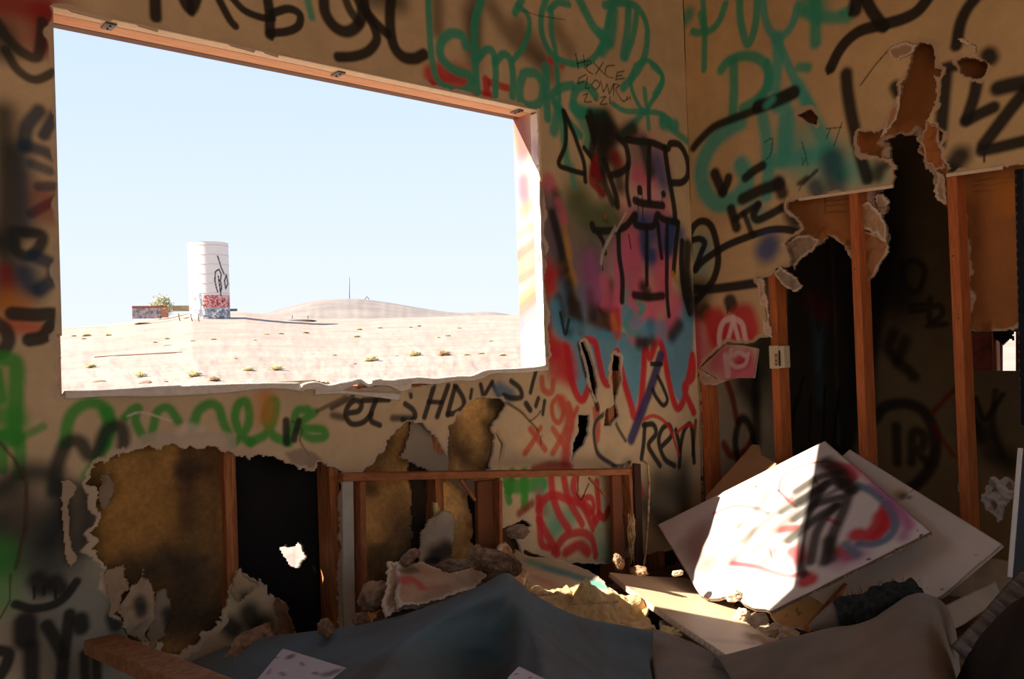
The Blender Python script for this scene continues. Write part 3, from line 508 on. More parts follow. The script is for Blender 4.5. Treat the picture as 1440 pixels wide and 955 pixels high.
# torn, curled paper along the sill
def sillpaper(pts_top, seed, curl):
    n = len(pts_top); r = np.random.RandomState(seed); A = []; B = []; Cc = []
    for i, (x, y) in enumerate(pts_top):
        p = py_(x, y, -.004); A.append(p+np.array([0, .03, -.01])); B.append(p+np.array([0, -.004-r.rand()*curl, r.rand()*.006])); Cc.append(p+np.array([0, -.012-r.rand()*curl, -.010-r.rand()*.02]))
    return patch('torn_paper', [A, B, Cc], GYPW, 4, .004, 6, .002, win, seed)
GYPW = mat('torn_white_paper', (240, 228, 212), .9, .15, 40, bump=.4)
sillpaper([(90, 553), (150, 549), (220, 546), (300, 543), (380, 540), (425, 541)], 1, .004)
sillpaper([(420, 541), (440, 538), (460, 542), (480, 538), (500, 534), (515, 540), (530, 534), (545, 538), (560, 543), (575, 537)], 2, .014)
sillpaper([(520, 534), (545, 537), (560, 534), (585, 531), (610, 533), (640, 530), (660, 530), (675, 523), (690, 521), (730, 519), (768, 515)], 3, .006)
sillpaper([(440, 545), (480, 549), (520, 552), (560, 555)], 4, .006)

# ---------------- setting: the right wall ----------------
rw = Sheet((0, 0, 0), (0, -1, 0), (0, 0, 1), (-1, 0, 0), 0, 1.66, .45, 3.2, .0045, (212, 178, 128), 15)
rw.c *= (1+.10*vnoise(rw.nv, rw.nu, 120, 23, 4))[..., None]
rw.paint('''t 60 .95 .35 1110,200 1150,230; t 50 .9 .6 1120,215 1190,235; t 30 .9 .45 1195,240 1240,245; t 30 .9 .4 985,340 990,400; y 10 .8 .6 985,400 990,430; R 12 .7 .9 979,440 982,520; c 14 .7 .5 985,370 992,345; p 30 .9 .5 985,470 990,520
g 8 .35 .9 1020,6 1012,28 1000,42 982,46 974,44; g 14 .6 .85 962,28 968,20; g 7 .35 .9 988,0 991,40 990,98; g 8 .4 .85 985,20 990,40
g 9 .3 .9 1040,-8 1041,25 1046,50 1052,62 1060,45 1064,20 1065,-8; t 9 .35 .88 1073,-6 1074,15 1080,38 1092,55; t 9 .35 .88 1122,8 1114,35 1100,52 1092,56; t 14 .35 .9 1093,52 1094,80 1090,120 1092,150; t 10 .35 .88 1094,60 1110,95 1122,120 1140,150
g 13 .4 .9 1146,-6 1147,30 1147,60; g 13 .5 .88 1131,16 1158,24 1192,24; g 10 .5 .88 1124,95 1136,95;g 22 .7 .8 1136,4 1150,10; g 8 .4 .8 1185,18 1200,8
g 11 .35 .9 1031,86 1032,125 1031,160; g 11 .35 .9 1014,98 1024,86 1042,79 1060,80 1076,90 1082,105 1076,126 1062,142 1045,152; g 9 .4 .85 1078,88 1080,120 1070,140
t 19 .35 .9 1042,232 1050,250 1044,268 1028,282 1008,286 992,270 986,246 992,218 1008,194 1030,178 1040,172; t 14 .4 .88 1072,160 1078,200 1080,240 1078,275; t 14 .45 .88 1105,135 1102,180 1100,225; t 16 .5 .85 1080,228 1110,224 1160,215; t 15 .5 .85 1122,120 1140,160 1160,200 1182,245; t 12 .5 .8 1112,160 1108,215; t 20 .8 .6 1060,290 1064,300
z 32 .5 .75 1170,225 1175,258;z 16 .5 .8 1146,262 1150,270
K 13 .2 .96 1310,-10 1292,14 1272,26 1245,34 1214,42 1195,54 1180,72 1168,96; K 13 .2 .96 1216,-4 1228,18 1243,38; K 16 .3 .96 1205,-6 1203,14; K 3 .2 .9 1170,95 1164,104; K 4 .2 .9 1196,20 1200,10
K 13 .3 .96 1376,-8 1360,12 1350,35 1345,64; K 14 .35 .95 1190,104 1192,130 1198,165 1206,198; K 13 .35 .95 1206,198 1212,225 1220,252;K 14 .4 .95 1260,122 1264,130
K 14 .35 .95 1330,106 1326,150 1321,205; K 12 .35 .95 1317,100 1335,94 1352,91; K 18 .4 .95 1390,78 1392,82; K 13 .3 .96 1375,108 1370,135 1359,168; K 13 .3 .96 1359,170 1378,160 1397,151; K 17 .3 .96 1404,124 1425,119 1450,115; K 14 .3 .96 1445,125 1420,155 1383,204; K 13 .3 .96 1381,212 1405,207 1450,196; K 2 .2 .9 1384,215 1384,228; K 22 .5 .93 1342,232 1350,220; K 10 .4 .9 1330,235 1340,238
K 9 .4 .95 975,208 985,196 1005,178 1034,166 1060,156 1085,143; K 15 .25 .96 1066,150 1090,142 1116,130;! t 8 .6 .8 1078,148 1086,140
K 10 .3 .95 1048,250 1060,240 1072,233; K 13 .3 .95 1044,280 1068,268 1096,259; K 14 .4 .93 1094,256 1100,272; K 11 .3 .95 1028,294 1036,320; K 7 .4 .93 1034,308 1052,296 1066,288; K 9 .3 .95 1066,288 1060,302 1066,309 1082,302 1100,292; K 6 .3 .9 1046,300 1052,314 1057,328; K 12 .3 .95 1005,244 1010,256 1016,270; K 10 .3 .95 1016,270 1022,258 1024,250; K 8 .5 .8 1100,292 1112,284
K 8 .2 .96 966,340 976,318 988,311 1000,318 1008,342 1010,368 1004,392 994,406 978,424; K 7 .2 .96 972,338 984,336 991,342 986,356 978,378; K 8 .2 .96 978,380 990,366 1023,345 1060,330; K 8 .2 .96 1060,330 1085,323 1108,323 1124,328; K 10 .25 .96 960,404 990,407 1023,404 1064,398; K 30 .6 .93 962,400 966,430;K 26 .8 .85 978,420 984,410
b 26 .5 .85 1082,345 1078,352; K 16 .3 .92 1027,424 1029,430; K 2 .2 .9 1024,432 1023,441; K 15 .5 .85 992,436 990,442
r 38 .3 .9 1006,452 1012,470; r 40 .3 .9 1046,448 1050,462; r 50 .4 .9 1026,480 1032,488; r 26 .5 .85 1030,505 1030,520; r 30 .8 .5 1005,485 1060,488
W 6 .3 .85 1031,447 1018,452 1012,468 1013,488 1022,500; W 6 .3 .85 1031,447 1043,455 1048,475 1052,490; W 5 .3 .85 1031,449 1026,470 1020,488;W 5 .3 .85 1031,449 1036,468 1041,486
K 1.5 .1 .7 1075,200 1086,195 1084,215 1078,224; ! K 1.5 .1 .7 1162,181 1183,179; ! K 1.5 .1 .7 1168,180 1162,195; ! K 1.5 .1 .7 1184,172 1173,205; ! K 1.4 .1 .6 1128,222 1129,232 1133,222 1136,232; ! K 1.5 .1 .6 1130,210 1128,200 1134,222; K 5 .7 .8 1124,258 1134,250; K 1.6 .2 .6 1150,240 1130,256 1124,268; K 4 .5 .7 1130,258 1148,240
K 9 .8 .75 1236,250 1240,238 1252,228; K 14 .8 .7 1228,245 1236,234; ! K 1.4 .2 .8 1210,120 1230,92 1248,72
K 14 .7 .8 1110,296 1118,310; K 16 .8 .7 1115,305 1126,325''')
def cutl(pts, rag=.007, cell=6): rw.cut(pts, rag, cell)
J = [(1105, 292), (1108, 285), (1121, 281), (1160, 276), (1195, 271), (1259, 262)]
H7 = [(1284, 71), (1295, 59), (1311, 63), (1316, 98), (1313, 106), (1317, 127), (1319, 140), (1313, 148), (1303, 169), (1306, 176), (1316, 177), (1324, 187), (1320, 206), (1326, 224), (1332, 237), (1335, 250), (1335, 300), (1255, 300), (1258, 245), (1260, 235), (1255, 225), (1240, 220), (1229, 216), (1213, 216), (1208, 205), (1205, 195), (1208, 186), (1229, 188), (1245, 185), (1250, 163), (1260, 153), (1266, 132), (1271, 113), (1278, 92)]
cutl(H7, .013, 5)
cutl([(1346, 87), (1353, 82), (1377, 82), (1386, 87), (1387, 100), (1382, 109), (1371, 111), (1350, 103)], .010, 4)
cutl([(1122, 162), (1140, 153), (1150, 165), (1148, 176), (1136, 172)], .004)
cutl([(1315, 96), (1324, 98), (1322, 108), (1314, 106)], .002)
cutl([(1259, 262), (1195, 271), (1160, 276), (1121, 281), (1108, 285), (1106, 293), (1118, 303), (1128, 312), (1131, 322), (1124, 330), (1112, 334), (1104, 342), (1108, 352), (1112, 366), (1110, 376), (1092, 378), (1086, 388), (1074, 392), (1064, 390), (1066, 398), (1074, 404), (1077, 440), (1083, 468), (1084, 474), (1068, 475), (1060, 482), (1040, 484), (1024, 480), (1000, 500), (985, 516), (982, 524), (984, 560), (986, 640), (988, 720), (990, 1000), (1700, 1000), (1700, 205), (1411, 235), (1330, 246), (1331, 262)], .007, 5)
rw.rim(3, (200, 168, 132), 1.0, .92)
rw.disp += vnoise(rw.nv, rw.nu, 60, 24, 3)*.004
wall_right = rw.build('wall_right', PAINT, grime=.08); tag(wall_right, kind='structure')
# clean factory edge of the upper boards
for (x0, x1) in ((1124, 1256), (1331, 1410)):
    a = px_(x0, 281-(x0-1121)*.136 if x0 < 1300 else 247, -.001); b = px_(x1, 281-(x1-1121)*.14 if x0 < 1300 else 236, -.001)
    beam('board_edge', a, b, .013, .010, BEAD, wall_right, (1, 0, 0), .001)
sbox('drywall', 0, .0127, -1.66, 0, 3.2, TOP, DRY, wall_right)
sbox('drywall', 0, .0127, -1.66, 0, 0, .45, DRY, wall_right)
sbox('drywall', 0, .0127, -5.0, -1.66, 0, TOP, DRY, wall_right)
STUDR = mat('stud_orange', (206, 118, 62), .7, col2=(176, 92, 46), nscale=8, stretch=(14, 14, 1), bump=.2)
for y in (-.412, -.819, -1.223, -1.63, -.0): box('stud', (.0585, y-.019 if y else -.030, TOP/2), (.089, .038, TOP), STUDR, wall_right, bev=.002)
# small nails in the studs
for (x, y) in ((1202, 378), (1340, 360), (1084, 560), (1348, 448)): lump('nail_head', px_(x, y, .0135), (.004, .003, .003), BLACK, 1, .05, 1, wall_right)
# the drywall of the next room, seen from its paper back
fs = Sheet((.104, 0, 0), (0, -1, 0), (0, 0, 1), (-1, 0, 0), 0, 1.75, .45, TOP, .006, (176, 112, 58), 45)
fs.c *= (1+.12*vnoise(fs.nv, fs.nu, 40, 46, 4))[..., None]
fs.paint('! K 1.5 .2 .5 1160,276 1160,299 1192,297; ! K 1.5 .2 .5 1160,283 1192,280; ! K 1.2 .2 .5 1162,290 1190,287; ! K 1.2 .2 .5 1368,262 1430,255; ! K 1.2 .2 .5 1368,254 1425,248; ! K 1.4 .2 .5 1372,270 1400,267; Y 28 .3 .5 1412,262 1418,285; Y 20 .3 .5 1425,270 1430,290; n 26 .8 .5 1360,300 1362,460')
fs.cut([(990, 384), (1095, 372), (1112, 362), (1128, 354), (1140, 352), (1150, 345), (1163, 333), (1180, 340), (1196, 352), (1200, 408), (1215, 398), (1228, 385), (1235, 368), (1244, 355), (1250, 332), (1248, 318), (1236, 308), (1246, 298), (1250, 290), (1238, 285), (1226, 280), (1232, 273), (1245, 270), (1256, 262), (1252, 240), (1247, 196), (1288, 186), (1292, 205), (1295, 225), (1310, 240), (1316, 246), (1314, 270), (1330, 288), (1350, 310), (1354, 1000), (960, 1000)], .022, 6)
fs.cut([(1356, 467), (1390, 466), (1440, 463), (1700, 455), (1700, 1000), (1350, 1000)], .004, 6)
fs.rim(4, (214, 186, 156), 1.2, .85)
d_ = fs.d
fs.disp += np.clip(10-d_, 0, 10)/10*vnoise(fs.nv, fs.nu, 7, 52, 2)*.03
fs.build('backing_drywall', PAINT, wall_right, grime=.1)
sbox('drywall', .104, .1167, -5.0, -1.75, 0, TOP, DRY, wall_right)
# curled torn flaps
def flap(q, X, c, seed, paint='', parent=wall_right, th=.008, disp=.012, step=.0045, dx=.02, m=None):
    return plate('torn_flap', q, [px_(*q[0], X), px_(*q[len(q)//3], X-dx), px_(*q[2*len(q)//3], X-dx*.3)], c, step, th, .008, parent=parent, disp=disp, cell=9, rimn=2, rimc=(226, 200, 170), seed=seed, paint=paint, m=m)
flap([(1104, 346), (1116, 332), (1140, 330), (1152, 338), (1146, 350), (1128, 362), (1118, 380), (1106, 362)], .03, (160, 132, 104), 1)
flap([(1086, 384), (1098, 375), (1120, 392), (1128, 402), (1122, 409), (1108, 407), (1098, 398)], .0, (150, 132, 110), 2)
flap([(1206, 290), (1222, 283), (1238, 300), (1246, 322), (1244, 345), (1232, 330), (1222, 326), (1208, 318)], .06, (188, 150, 112), 3)
flap([(1205, 326), (1228, 328), (1246, 336), (1248, 352), (1236, 372), (1228, 390), (1212, 402), (1206, 370)], .075, (176, 120, 76), 4)
flap([(1228, 276), (1240, 272), (1250, 284), (1244, 294), (1232, 290)], .06, (184, 156, 126), 5)
flap([(1314, 238), (1328, 246), (1332, 290), (1320, 282), (1312, 270), (1318, 255)], .06, (170, 140, 110), 6)
flap([(1303, 168), (1320, 178), (1322, 205), (1330, 236), (1316, 240), (1300, 226), (1296, 200)], .05, (190, 116, 60), 7)
flap([(1247, 74), (1256, 64), (1272, 60), (1290, 62), (1282, 76), (1262, 86), (1254, 84)], -.004, (176, 138, 104), 8, dx=.004, disp=.006)
flap([(1266, 134), (1262, 152), (1260, 168), (1244, 188), (1236, 196), (1246, 176), (1252, 156)], -.004, (184, 130, 90), 9, dx=.004, disp=.008)
flap([(1346, 52), (1356, 56), (1372, 66), (1372, 78), (1356, 62)], -.003, (170, 132, 98), 10, dx=.003, disp=.004)
flap([(1064, 390), (1074, 394), (1078, 420), (1080, 450), (1086, 476), (1076, 470), (1072, 440)], -.003, (210, 176, 142), 12, dx=.004)
flap([(982, 520), (994, 524), (1010, 532), (1030, 533), (1008, 540), (984, 542)], -.004, (206, 176, 142), 13, dx=.004)
# hanging scrap with the pink paint
sc = plate('painted_scrap', [(984, 518), (1002, 502), (1020, 484), (1046, 486), (1066, 490), (1060, 531), (1038, 531), (1012, 534)], [px_(984, 518, -.01), px_(1066, 490, -.03), px_(1040, 531, -.06)], (222, 178, 146), .004, .010, .002, parent=wall_right, rimn=1, grime=.05,
    paint='p 22 .5 .8 1010,510 1018,498; p 26 .6 .8 1030,525 1055,522; p 14 .5 .8 1042,505 1050,500; r 14 .6 .8 1040,512 1048,508; W 5 .3 .85 1028,492 1026,508 1036,516 1048,512 1052,498;W 5 .3 .85 1030,500 1040,496 1048,500; W 7 .3 .8 1020,500 1024,528')

# ---------------- the next room, seen between the studs ----------------
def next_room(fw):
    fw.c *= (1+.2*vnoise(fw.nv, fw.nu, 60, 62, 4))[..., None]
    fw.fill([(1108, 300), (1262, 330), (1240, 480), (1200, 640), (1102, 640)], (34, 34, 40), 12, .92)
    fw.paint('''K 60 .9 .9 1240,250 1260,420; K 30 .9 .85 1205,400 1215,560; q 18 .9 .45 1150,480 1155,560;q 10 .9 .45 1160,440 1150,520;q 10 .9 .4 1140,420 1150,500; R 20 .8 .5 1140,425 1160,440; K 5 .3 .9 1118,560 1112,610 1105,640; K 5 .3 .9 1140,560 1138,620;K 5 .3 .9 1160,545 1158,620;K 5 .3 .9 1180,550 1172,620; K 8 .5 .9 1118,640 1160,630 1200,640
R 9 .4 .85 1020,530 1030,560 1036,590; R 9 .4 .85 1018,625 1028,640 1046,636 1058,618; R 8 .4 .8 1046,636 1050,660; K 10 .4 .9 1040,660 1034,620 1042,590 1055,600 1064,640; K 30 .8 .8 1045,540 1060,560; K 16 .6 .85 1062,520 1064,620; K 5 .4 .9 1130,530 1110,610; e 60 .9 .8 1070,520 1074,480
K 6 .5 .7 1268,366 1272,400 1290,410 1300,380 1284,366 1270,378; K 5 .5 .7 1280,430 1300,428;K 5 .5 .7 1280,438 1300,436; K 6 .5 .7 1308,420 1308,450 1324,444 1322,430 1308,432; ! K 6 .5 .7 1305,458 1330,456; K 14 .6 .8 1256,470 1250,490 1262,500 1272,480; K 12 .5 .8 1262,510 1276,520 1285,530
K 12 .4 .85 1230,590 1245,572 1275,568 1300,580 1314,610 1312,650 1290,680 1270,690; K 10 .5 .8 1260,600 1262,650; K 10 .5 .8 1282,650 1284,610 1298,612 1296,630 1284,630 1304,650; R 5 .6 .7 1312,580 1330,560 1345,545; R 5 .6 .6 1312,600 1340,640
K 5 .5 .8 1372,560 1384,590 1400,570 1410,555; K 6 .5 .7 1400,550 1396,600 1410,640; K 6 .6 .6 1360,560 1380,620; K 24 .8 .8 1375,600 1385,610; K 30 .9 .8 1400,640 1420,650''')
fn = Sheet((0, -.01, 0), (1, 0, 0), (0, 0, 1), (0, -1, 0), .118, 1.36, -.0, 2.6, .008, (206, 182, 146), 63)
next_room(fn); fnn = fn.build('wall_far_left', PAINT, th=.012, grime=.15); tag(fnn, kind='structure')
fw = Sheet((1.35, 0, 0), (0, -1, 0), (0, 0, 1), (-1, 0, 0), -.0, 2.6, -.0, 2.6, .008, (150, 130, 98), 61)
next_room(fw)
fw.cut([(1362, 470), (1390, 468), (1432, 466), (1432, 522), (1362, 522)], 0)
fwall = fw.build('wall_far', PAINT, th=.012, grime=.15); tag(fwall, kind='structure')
a0 = px_(1362, 520, 1.36); a1 = px_(1432, 468, 1.36)
redm = mat('red_sprayed_board', (112, 56, 50), .8, col2=(74, 44, 44), nscale=14, stretch=(1, 6, 1))
beam('window_post', px_(1402, 530, 1.40), px_(1400, 460, 1.40), .02, .05, WOOD, fwall, (1, 0, 0))
beam('window_board', px_(1380, 530, 1.48), px_(1380, 458, 1.48), .21, .02, redm, fwall, (1, 0, 0))
ms = [px_(1438, 535, 1.47), px_(1438, 455, 1.47)]; beam('window_board', ms[0]+np.array([0, -.02, 0]), ms[1]+np.array([0, -.02, 0]), .10, .02, redm, fwall, (1, 0, 0))
plate('torn_flap', [(1396, 464), (1424, 464), (1425, 478), (1418, 476), (1410, 486), (1404, 480), (1398, 478)], [px_(1396, 464, 1.33), px_(1424, 464, 1.33), px_(1410, 486, 1.34)], (40, 30, 22), .008, .01, .01, parent=fwall)

# ---------------- room shell ----------------
def st(name, *a): return sbox(name, *a)
FLOORM = mat('dirty_concrete', (186, 160, 126), .95, col2=(160, 134, 104), nscale=3, bump=.5)
st('floor', -5.6, 1.5, -5.1, .118, -.14, 0, FLOORM)
st('ceiling', -5.6, 1.5, -5.1, .148, TOP, TOP+.12, DRY)
wl = st('wall_left', -5.62, -5.5, -2.7, 0, 0, TOP, DRY); sbox('drywall', -5.62, -5.5, -5.1, -2.7, 2.5, TOP, DRY, wl)  # unseen left wall; the opening in it is added to let sunlight in
OX0, OX1, OZ1 = -5.0, -.8, 2.9  # unseen wide opening in the front wall, added to bring in daylight
wf = st('wall_front', -5.5, OX0, -5.1, -5.0, 0, TOP, DRY)
sbox('drywall', OX1, .118, -5.1, -5.0, 0, TOP, DRY, wf); sbox('drywall', OX0, OX1, -5.1, -5.0, OZ1, TOP, DRY, wf); sbox('drywall', OX0, OX1, -5.1, -5.0, 0, .55, DRY, wf)
sbox('drywall', .118, 1.4, -5.1, -5.0, 0, TOP, DRY, wf)
sbox('drywall', 1.35, 1.36, -5.1, -2.6, 0, TOP, DRY, fwall); sbox('drywall', 1.35, 1.36, -2.6, .15, 2.59, TOP, DRY, fwall)

# ---------------- outdoors ----------------
def azr(x, y):
    R = ray(x, y); return math.atan2(R[1], R[0]), R[2]/math.hypot(R[0], R[1])
SKY = [(60, 464), (85, 462), (120, 459), (150, 457), (186, 452), (200, 450), (240, 446), (258, 441), (270, 438), (345, 439), (372, 442), (400, 445), (440, 448), (520, 448), (600, 446), (660, 444), (715, 443), (760, 441)]
SA = sorted([azr(*q) for q in SKY]); sa = [q[0] for q in SA]; sz = [q[1] for q in SA]
RS = 230.0
def zs(th): return 1.3+RS*np.interp(th, sa, sz)
def ground(th, r):
    th = np.asarray(th, float); r = np.asarray(r, float); t = np.clip(r/RS, 0, 1)
    z = -.25+(zs(th)+.25)*t**1.7-.5*np.clip(r/30, 0, 1)*(1-t)
    return np.where(r > RS, zs(th)-(r-RS)*.012, z)
def gpos(x, r):
    th = azr(x, 480)[0]; return Vector((CAM[0]+r*math.cos(th), CAM[1]+r*math.sin(th), float(ground(th, r))))
def gpx(x, y):
    """ground point under a picture point"""
    th, e = azr(x, y); rr = np.geomspace(6, RS, 900); z = ground(th, rr); ee = (z-1.3)/rr
    k = np.argmax(ee >= e) if (ee >= e).any() else -1
    return gpos(x, rr[k]), rr[k]
v0 = azr(60, 480)[0]; v1 = azr(770, 480)[0]
ths = np.concatenate([np.linspace(v1-.02, v0+.02, 420), np.linspace(v0+.02, v1-.02+2*math.pi, 90)[1:]])
rs = np.concatenate([[0.01, 3, 6], np.geomspace(8, RS, 150), [236, 245, 260, 300, 400, 700]])
TH, RR = np.meshgrid(ths, rs); Z = ground(TH, RR)
Z += np.clip(RR/60, 0, 1)*vnoise(*Z.shape, 9, 91, 4)*.10*np.where(RR < RS, 1, 0)
Z -= .0
Vg = np.stack([CAM[0]+RR*np.cos(TH), CAM[1]+RR*np.sin(TH), Z], 2).reshape(-1, 3); nr, na = Z.shape
Fg = [(j*na+i, j*na+i+1, (j+1)*na+i+1, (j+1)*na+i) for j in range(nr-1) for i in range(na-1)]
SAND = mat('desert_sand', (158, 140, 128), 1, col2=(146, 127, 114), nscale=.12, bump=.0)
gm = SAND.node_tree; pn = gm.nodes['Principled BSDF']; n3 = gm.nodes.new('ShaderNodeTexNoise'); n3.inputs['Scale'].default_value = 1.1; n3.inputs['Detail'].default_value = 8
bu = gm.nodes.new('ShaderNodeBump'); bu.inputs['Distance'].default_value = .25; bu.inputs['Strength'].default_value = .5
tcn = [n for n in gm.nodes if n.type == 'TEX_COORD'][0]; gm.links.new(tcn.outputs['Object'], n3.inputs['Vector']); gm.links.new(n3.outputs[0], bu.inputs['Height']); gm.links.new(bu.outputs[0], pn.inputs['Normal'])
dg = mesh('desert_ground', Vg, Fg, SAND); smooth(dg); tag(dg, kind='structure')
# the low hill beyond
HP = [(330, 446), (372, 441), (400, 433), (430, 425), (455, 421), (490, 420), (515, 421), (550, 426), (590, 433), (630, 439), (655, 440), (690, 438), (715, 442), (745, 448)]
hx = np.linspace(335, 745, 130); hy = np.interp(hx, [q[0] for q in HP], [q[1] for q in HP]); hy = np.convolve(np.pad(hy, 4, 'edge'), np.ones(9)/9, 'valid')
vs = []; rows_ = [(300, 0), (330, .22), (360, .5), (390, .8), (420, 1.0), (450, .8), (520, 0)]
for k, (r_, f_) in enumerate(rows_):
    for i, (x, y) in enumerate(zip(hx, hy)):
        th, e = azr(x, y); zt = 1.3+420*e; zb = 9.0; vs.append((CAM[0]+r_*math.cos(th), CAM[1]+r_*math.sin(th), zb-4*(f_ == 0)+(zt-zb)*f_+(.5*mn.noise(Vector((i*.35, k*1.3, 0))) if 0 < f_ < 1 else 0)))
nh = len(hx)
hill = mesh('hill', vs, [(j*nh+i, j*nh+i+1, (j+1)*nh+i+1, (j+1)*nh+i) for j in range(len(rows_)-1) for i in range(nh-1)], mat('hill_sand', (138, 126, 118), 1, col2=(122, 112, 106), nscale=.05)); smooth(hill); tag(hill, kind='structure')

# water tank
tp = gpos(296.5, 200); tr_ = 25.6*200/F0; tz = tp.z-.3
ztop = at(296, 351.5, 200*1.0)[2]; thh = ztop-tz
tank = empty('water_tank', (tp.x, tp.y, tz)); tag(tank, 'tall white cylindrical water tank with sprayed lower band on the desert rise', 'water tank')
na_, nz_ = 220, 130; A_, Zz = np.meshgrid(np.linspace(0, 2*math.pi, na_), np.linspace(0, 1, nz_))
tocam = math.atan2(CAM[1]-tp.y, CAM[0]-tp.x); u_ = (A_-tocam+math.pi) % (2*math.pi)-math.pi      # >0 : picture right?
hx_ = np.sin(u_)                                             # -1..1 across the face
colr = np.ones((nz_, na_, 3))*np.array(s2l((222, 216, 210)))
rx = hx_*1.0
def tb(mask, c, a=.9): global colr; colr = colr+(np.array(s2l(c))-colr)*(mask*a)[..., None]
nz1 = vnoise(nz_, na_, 4, 5, 2); nz2 = vnoise(nz_, na_, 2.2, 8, 2)
front = np.cos(u_) > 0
tb((front & (rx > -.32) & (Zz > .14) & (Zz < .31)).astype(float), (188, 96, 92), .95)
tb((front & (rx > -.32) & (Zz > .14) & (Zz < .31) & (nz2 > .12)).astype(float), (232, 190, 180), .8)
tb((front & (rx > -.32) & (Zz > .16) & (Zz < .29) & (nz2 < -.28)).astype(float), (120, 40, 44), .9)
tb((front & (Zz < .14) & (nz1 > -.1)).astype(float), (130, 140, 150), .8)
tb((front & (Zz < .12) & (nz2 > .1)).astype(float), (70, 90, 110), .8)
tb((front & (rx < -.32) & (Zz < .30) & (nz2 > .2)).astype(float), (170, 160, 170), .8)
tb((front & (rx < -.4) & (rx > -.85) & (abs(Zz-.25) < .03) & (nz1 > 0)).astype(float), (214, 90, 90), .7)
def tline(P, wd, c=(40, 40, 42), a=.95):
    d = np.full(Zz.shape, 9.)
    for p, q in zip(P[:-1], P[1:]):
        v = np.array(q)-p; t = np.clip(((rx-p[0])*v[0]+(Zz*3.45-p[1])*v[1])/(v@v+1e-9), 0, 1); d = np.minimum(d, np.hypot(rx-p[0]-t*v[0], Zz*3.45-p[1]-t*v[1]))
    tb((front & (d < wd)).astype(float), c, a)
for P in ([(.32, 2.1), (.28, 1.7), (.34, 1.4), (.4, 1.2)], [(.32, 2.1), (.5, 2.2), (.6, 2.0), (.55, 1.7), (.6, 1.4), (.55, 1.2)], [(.75, 1.7), (.85, 2.0), (.92, 1.6), (.8, 1.35), (.75, 1.7)], [(.45, 1.9), (.5, 1.5), (.56, 1.0)], [(.45, 2.8), (.6, 2.3), (.75, 2.0)]): tline(P, .034)
tline([(-.5, 1.1), (-.42, .6), (-.46, .1)], .03, (110, 120, 130))
tline([(-.42, 1.1), (-.36, .6)], .03, (110, 120, 130))
X_ = tr_*np.cos(A_); Y_ = tr_*np.sin(A_)
tv = np.stack([X_+tp.x, Y_+tp.y, tz+Zz*thh], 2).reshape(-1, 3)
tbm = mesh('tank_wall', tv, [(j*na_+i, j*na_+i+1, (j+1)*na_+i+1, (j+1)*na_+i) for j in range(nz_-1) for i in range(na_-1)], SHINY, tank); smooth(tbm)
a_ = tbm.data.color_attributes.new('paint', 'FLOAT_COLOR', 'POINT'); a_.data.foreach_set('color', np.concatenate([colr, np.ones((nz_, na_, 1))], 2).astype(np.float32).ravel())
TW = mat('tank_white', (222, 214, 208), .6)
def cyl(name, c, r1, r2, h, m, parent=None, seg=64):
    bm = bmesh.new(); bmesh.ops.create_cone(bm, cap_ends=True, segments=seg, radius1=r1, radius2=r2, depth=h, matrix=Matrix.Translation((c[0], c[1], c[2]+h/2)))
    me = bpy.data.meshes.new(name); bm.to_mesh(me); bm.free(); return link(name, me, m, parent)
cyl('tank_roof', (tp.x, tp.y, tz+thh), tr_*1.01, tr_*.2, .35, TW, tank)
for k in range(6): cyl('seam_ring', (tp.x, tp.y, tz+thh*(.33+k*.125)), tr_*1.012, tr_*1.012, .07, mat('seam_grey', (190, 182, 178), .6) if k == 0 else bpy.data.materials['seam_grey'], tank)

# graffiti wall, low sheds, erosion cuts
def obox(name, xa, xb, ytop, r, hgt, dp, m, label=None, cat=None, parent=None):
    pa, pb = gpos(xa, r), gpos(xb, r); zt = at(xa, ytop, r)[2]; c = (pa+pb)/2; d = (pb-pa); d.z = 0; ang = math.atan2(d.y, d.x)
    o = box(name, (0, 0, 0), (d.length, dp, hgt), m, None, bev=0); o.matrix_world = Matrix.Translation((c.x, c.y, zt-hgt/2))@Matrix.Rotation(ang, 4, 'Z')
    if parent: mw = o.matrix_world.copy(); o.parent = parent; o.matrix_parent_inverse = parent.matrix_world.inverted(); o.matrix_basis = mw
    if label: tag(o, label, cat)
    return o
GW = mat('sprayed_block_wall', (196, 170, 160), .9, col2=(84, 104, 122), nscale=1.4)
q0 = gpos(210, 212); bwall = empty('block_wall', q0); tag(bwall, 'low sprayed block wall left of the white water tank, below the tree', 'wall')
obox('block_panel', 187, 228, 438.5, 212, 2.6, .4, GW, parent=bwall)
obox('rust_coping', 187, 237, 437.2, 212, .5, .6, mat('rust_red', (150, 92, 74), .9, .3, 2), parent=bwall)
obox('rubble_end', 228, 238, 440, 212, 1.9, 1.2, mat('rust_rubble', (176, 120, 92), .9, .4, 2), parent=bwall)
o = obox('low_shed_roof', 244, 271, 436, 205, 1.0, 4, mat('shed_roof', (128, 116, 92), .9, .2, 1), 'low olive-grey shed roof just left of the white tank', 'shed')
obox('concrete_kerb', 322, 335, 438, 203, .5, .6, mat('kerb_grey', (120, 110, 104), .9), 'low dark concrete kerb at the right foot of the tank', 'kerb')
def tube_px(name, pts, r, wpx, m, parent=None):
    P = [at(x, y, r) for x, y in pts]; return tube(name, P, wpx*r/F0/2, m, parent, 6)
CUTM = mat('dark_rubble', (96, 60, 46), 1)
cuts = []
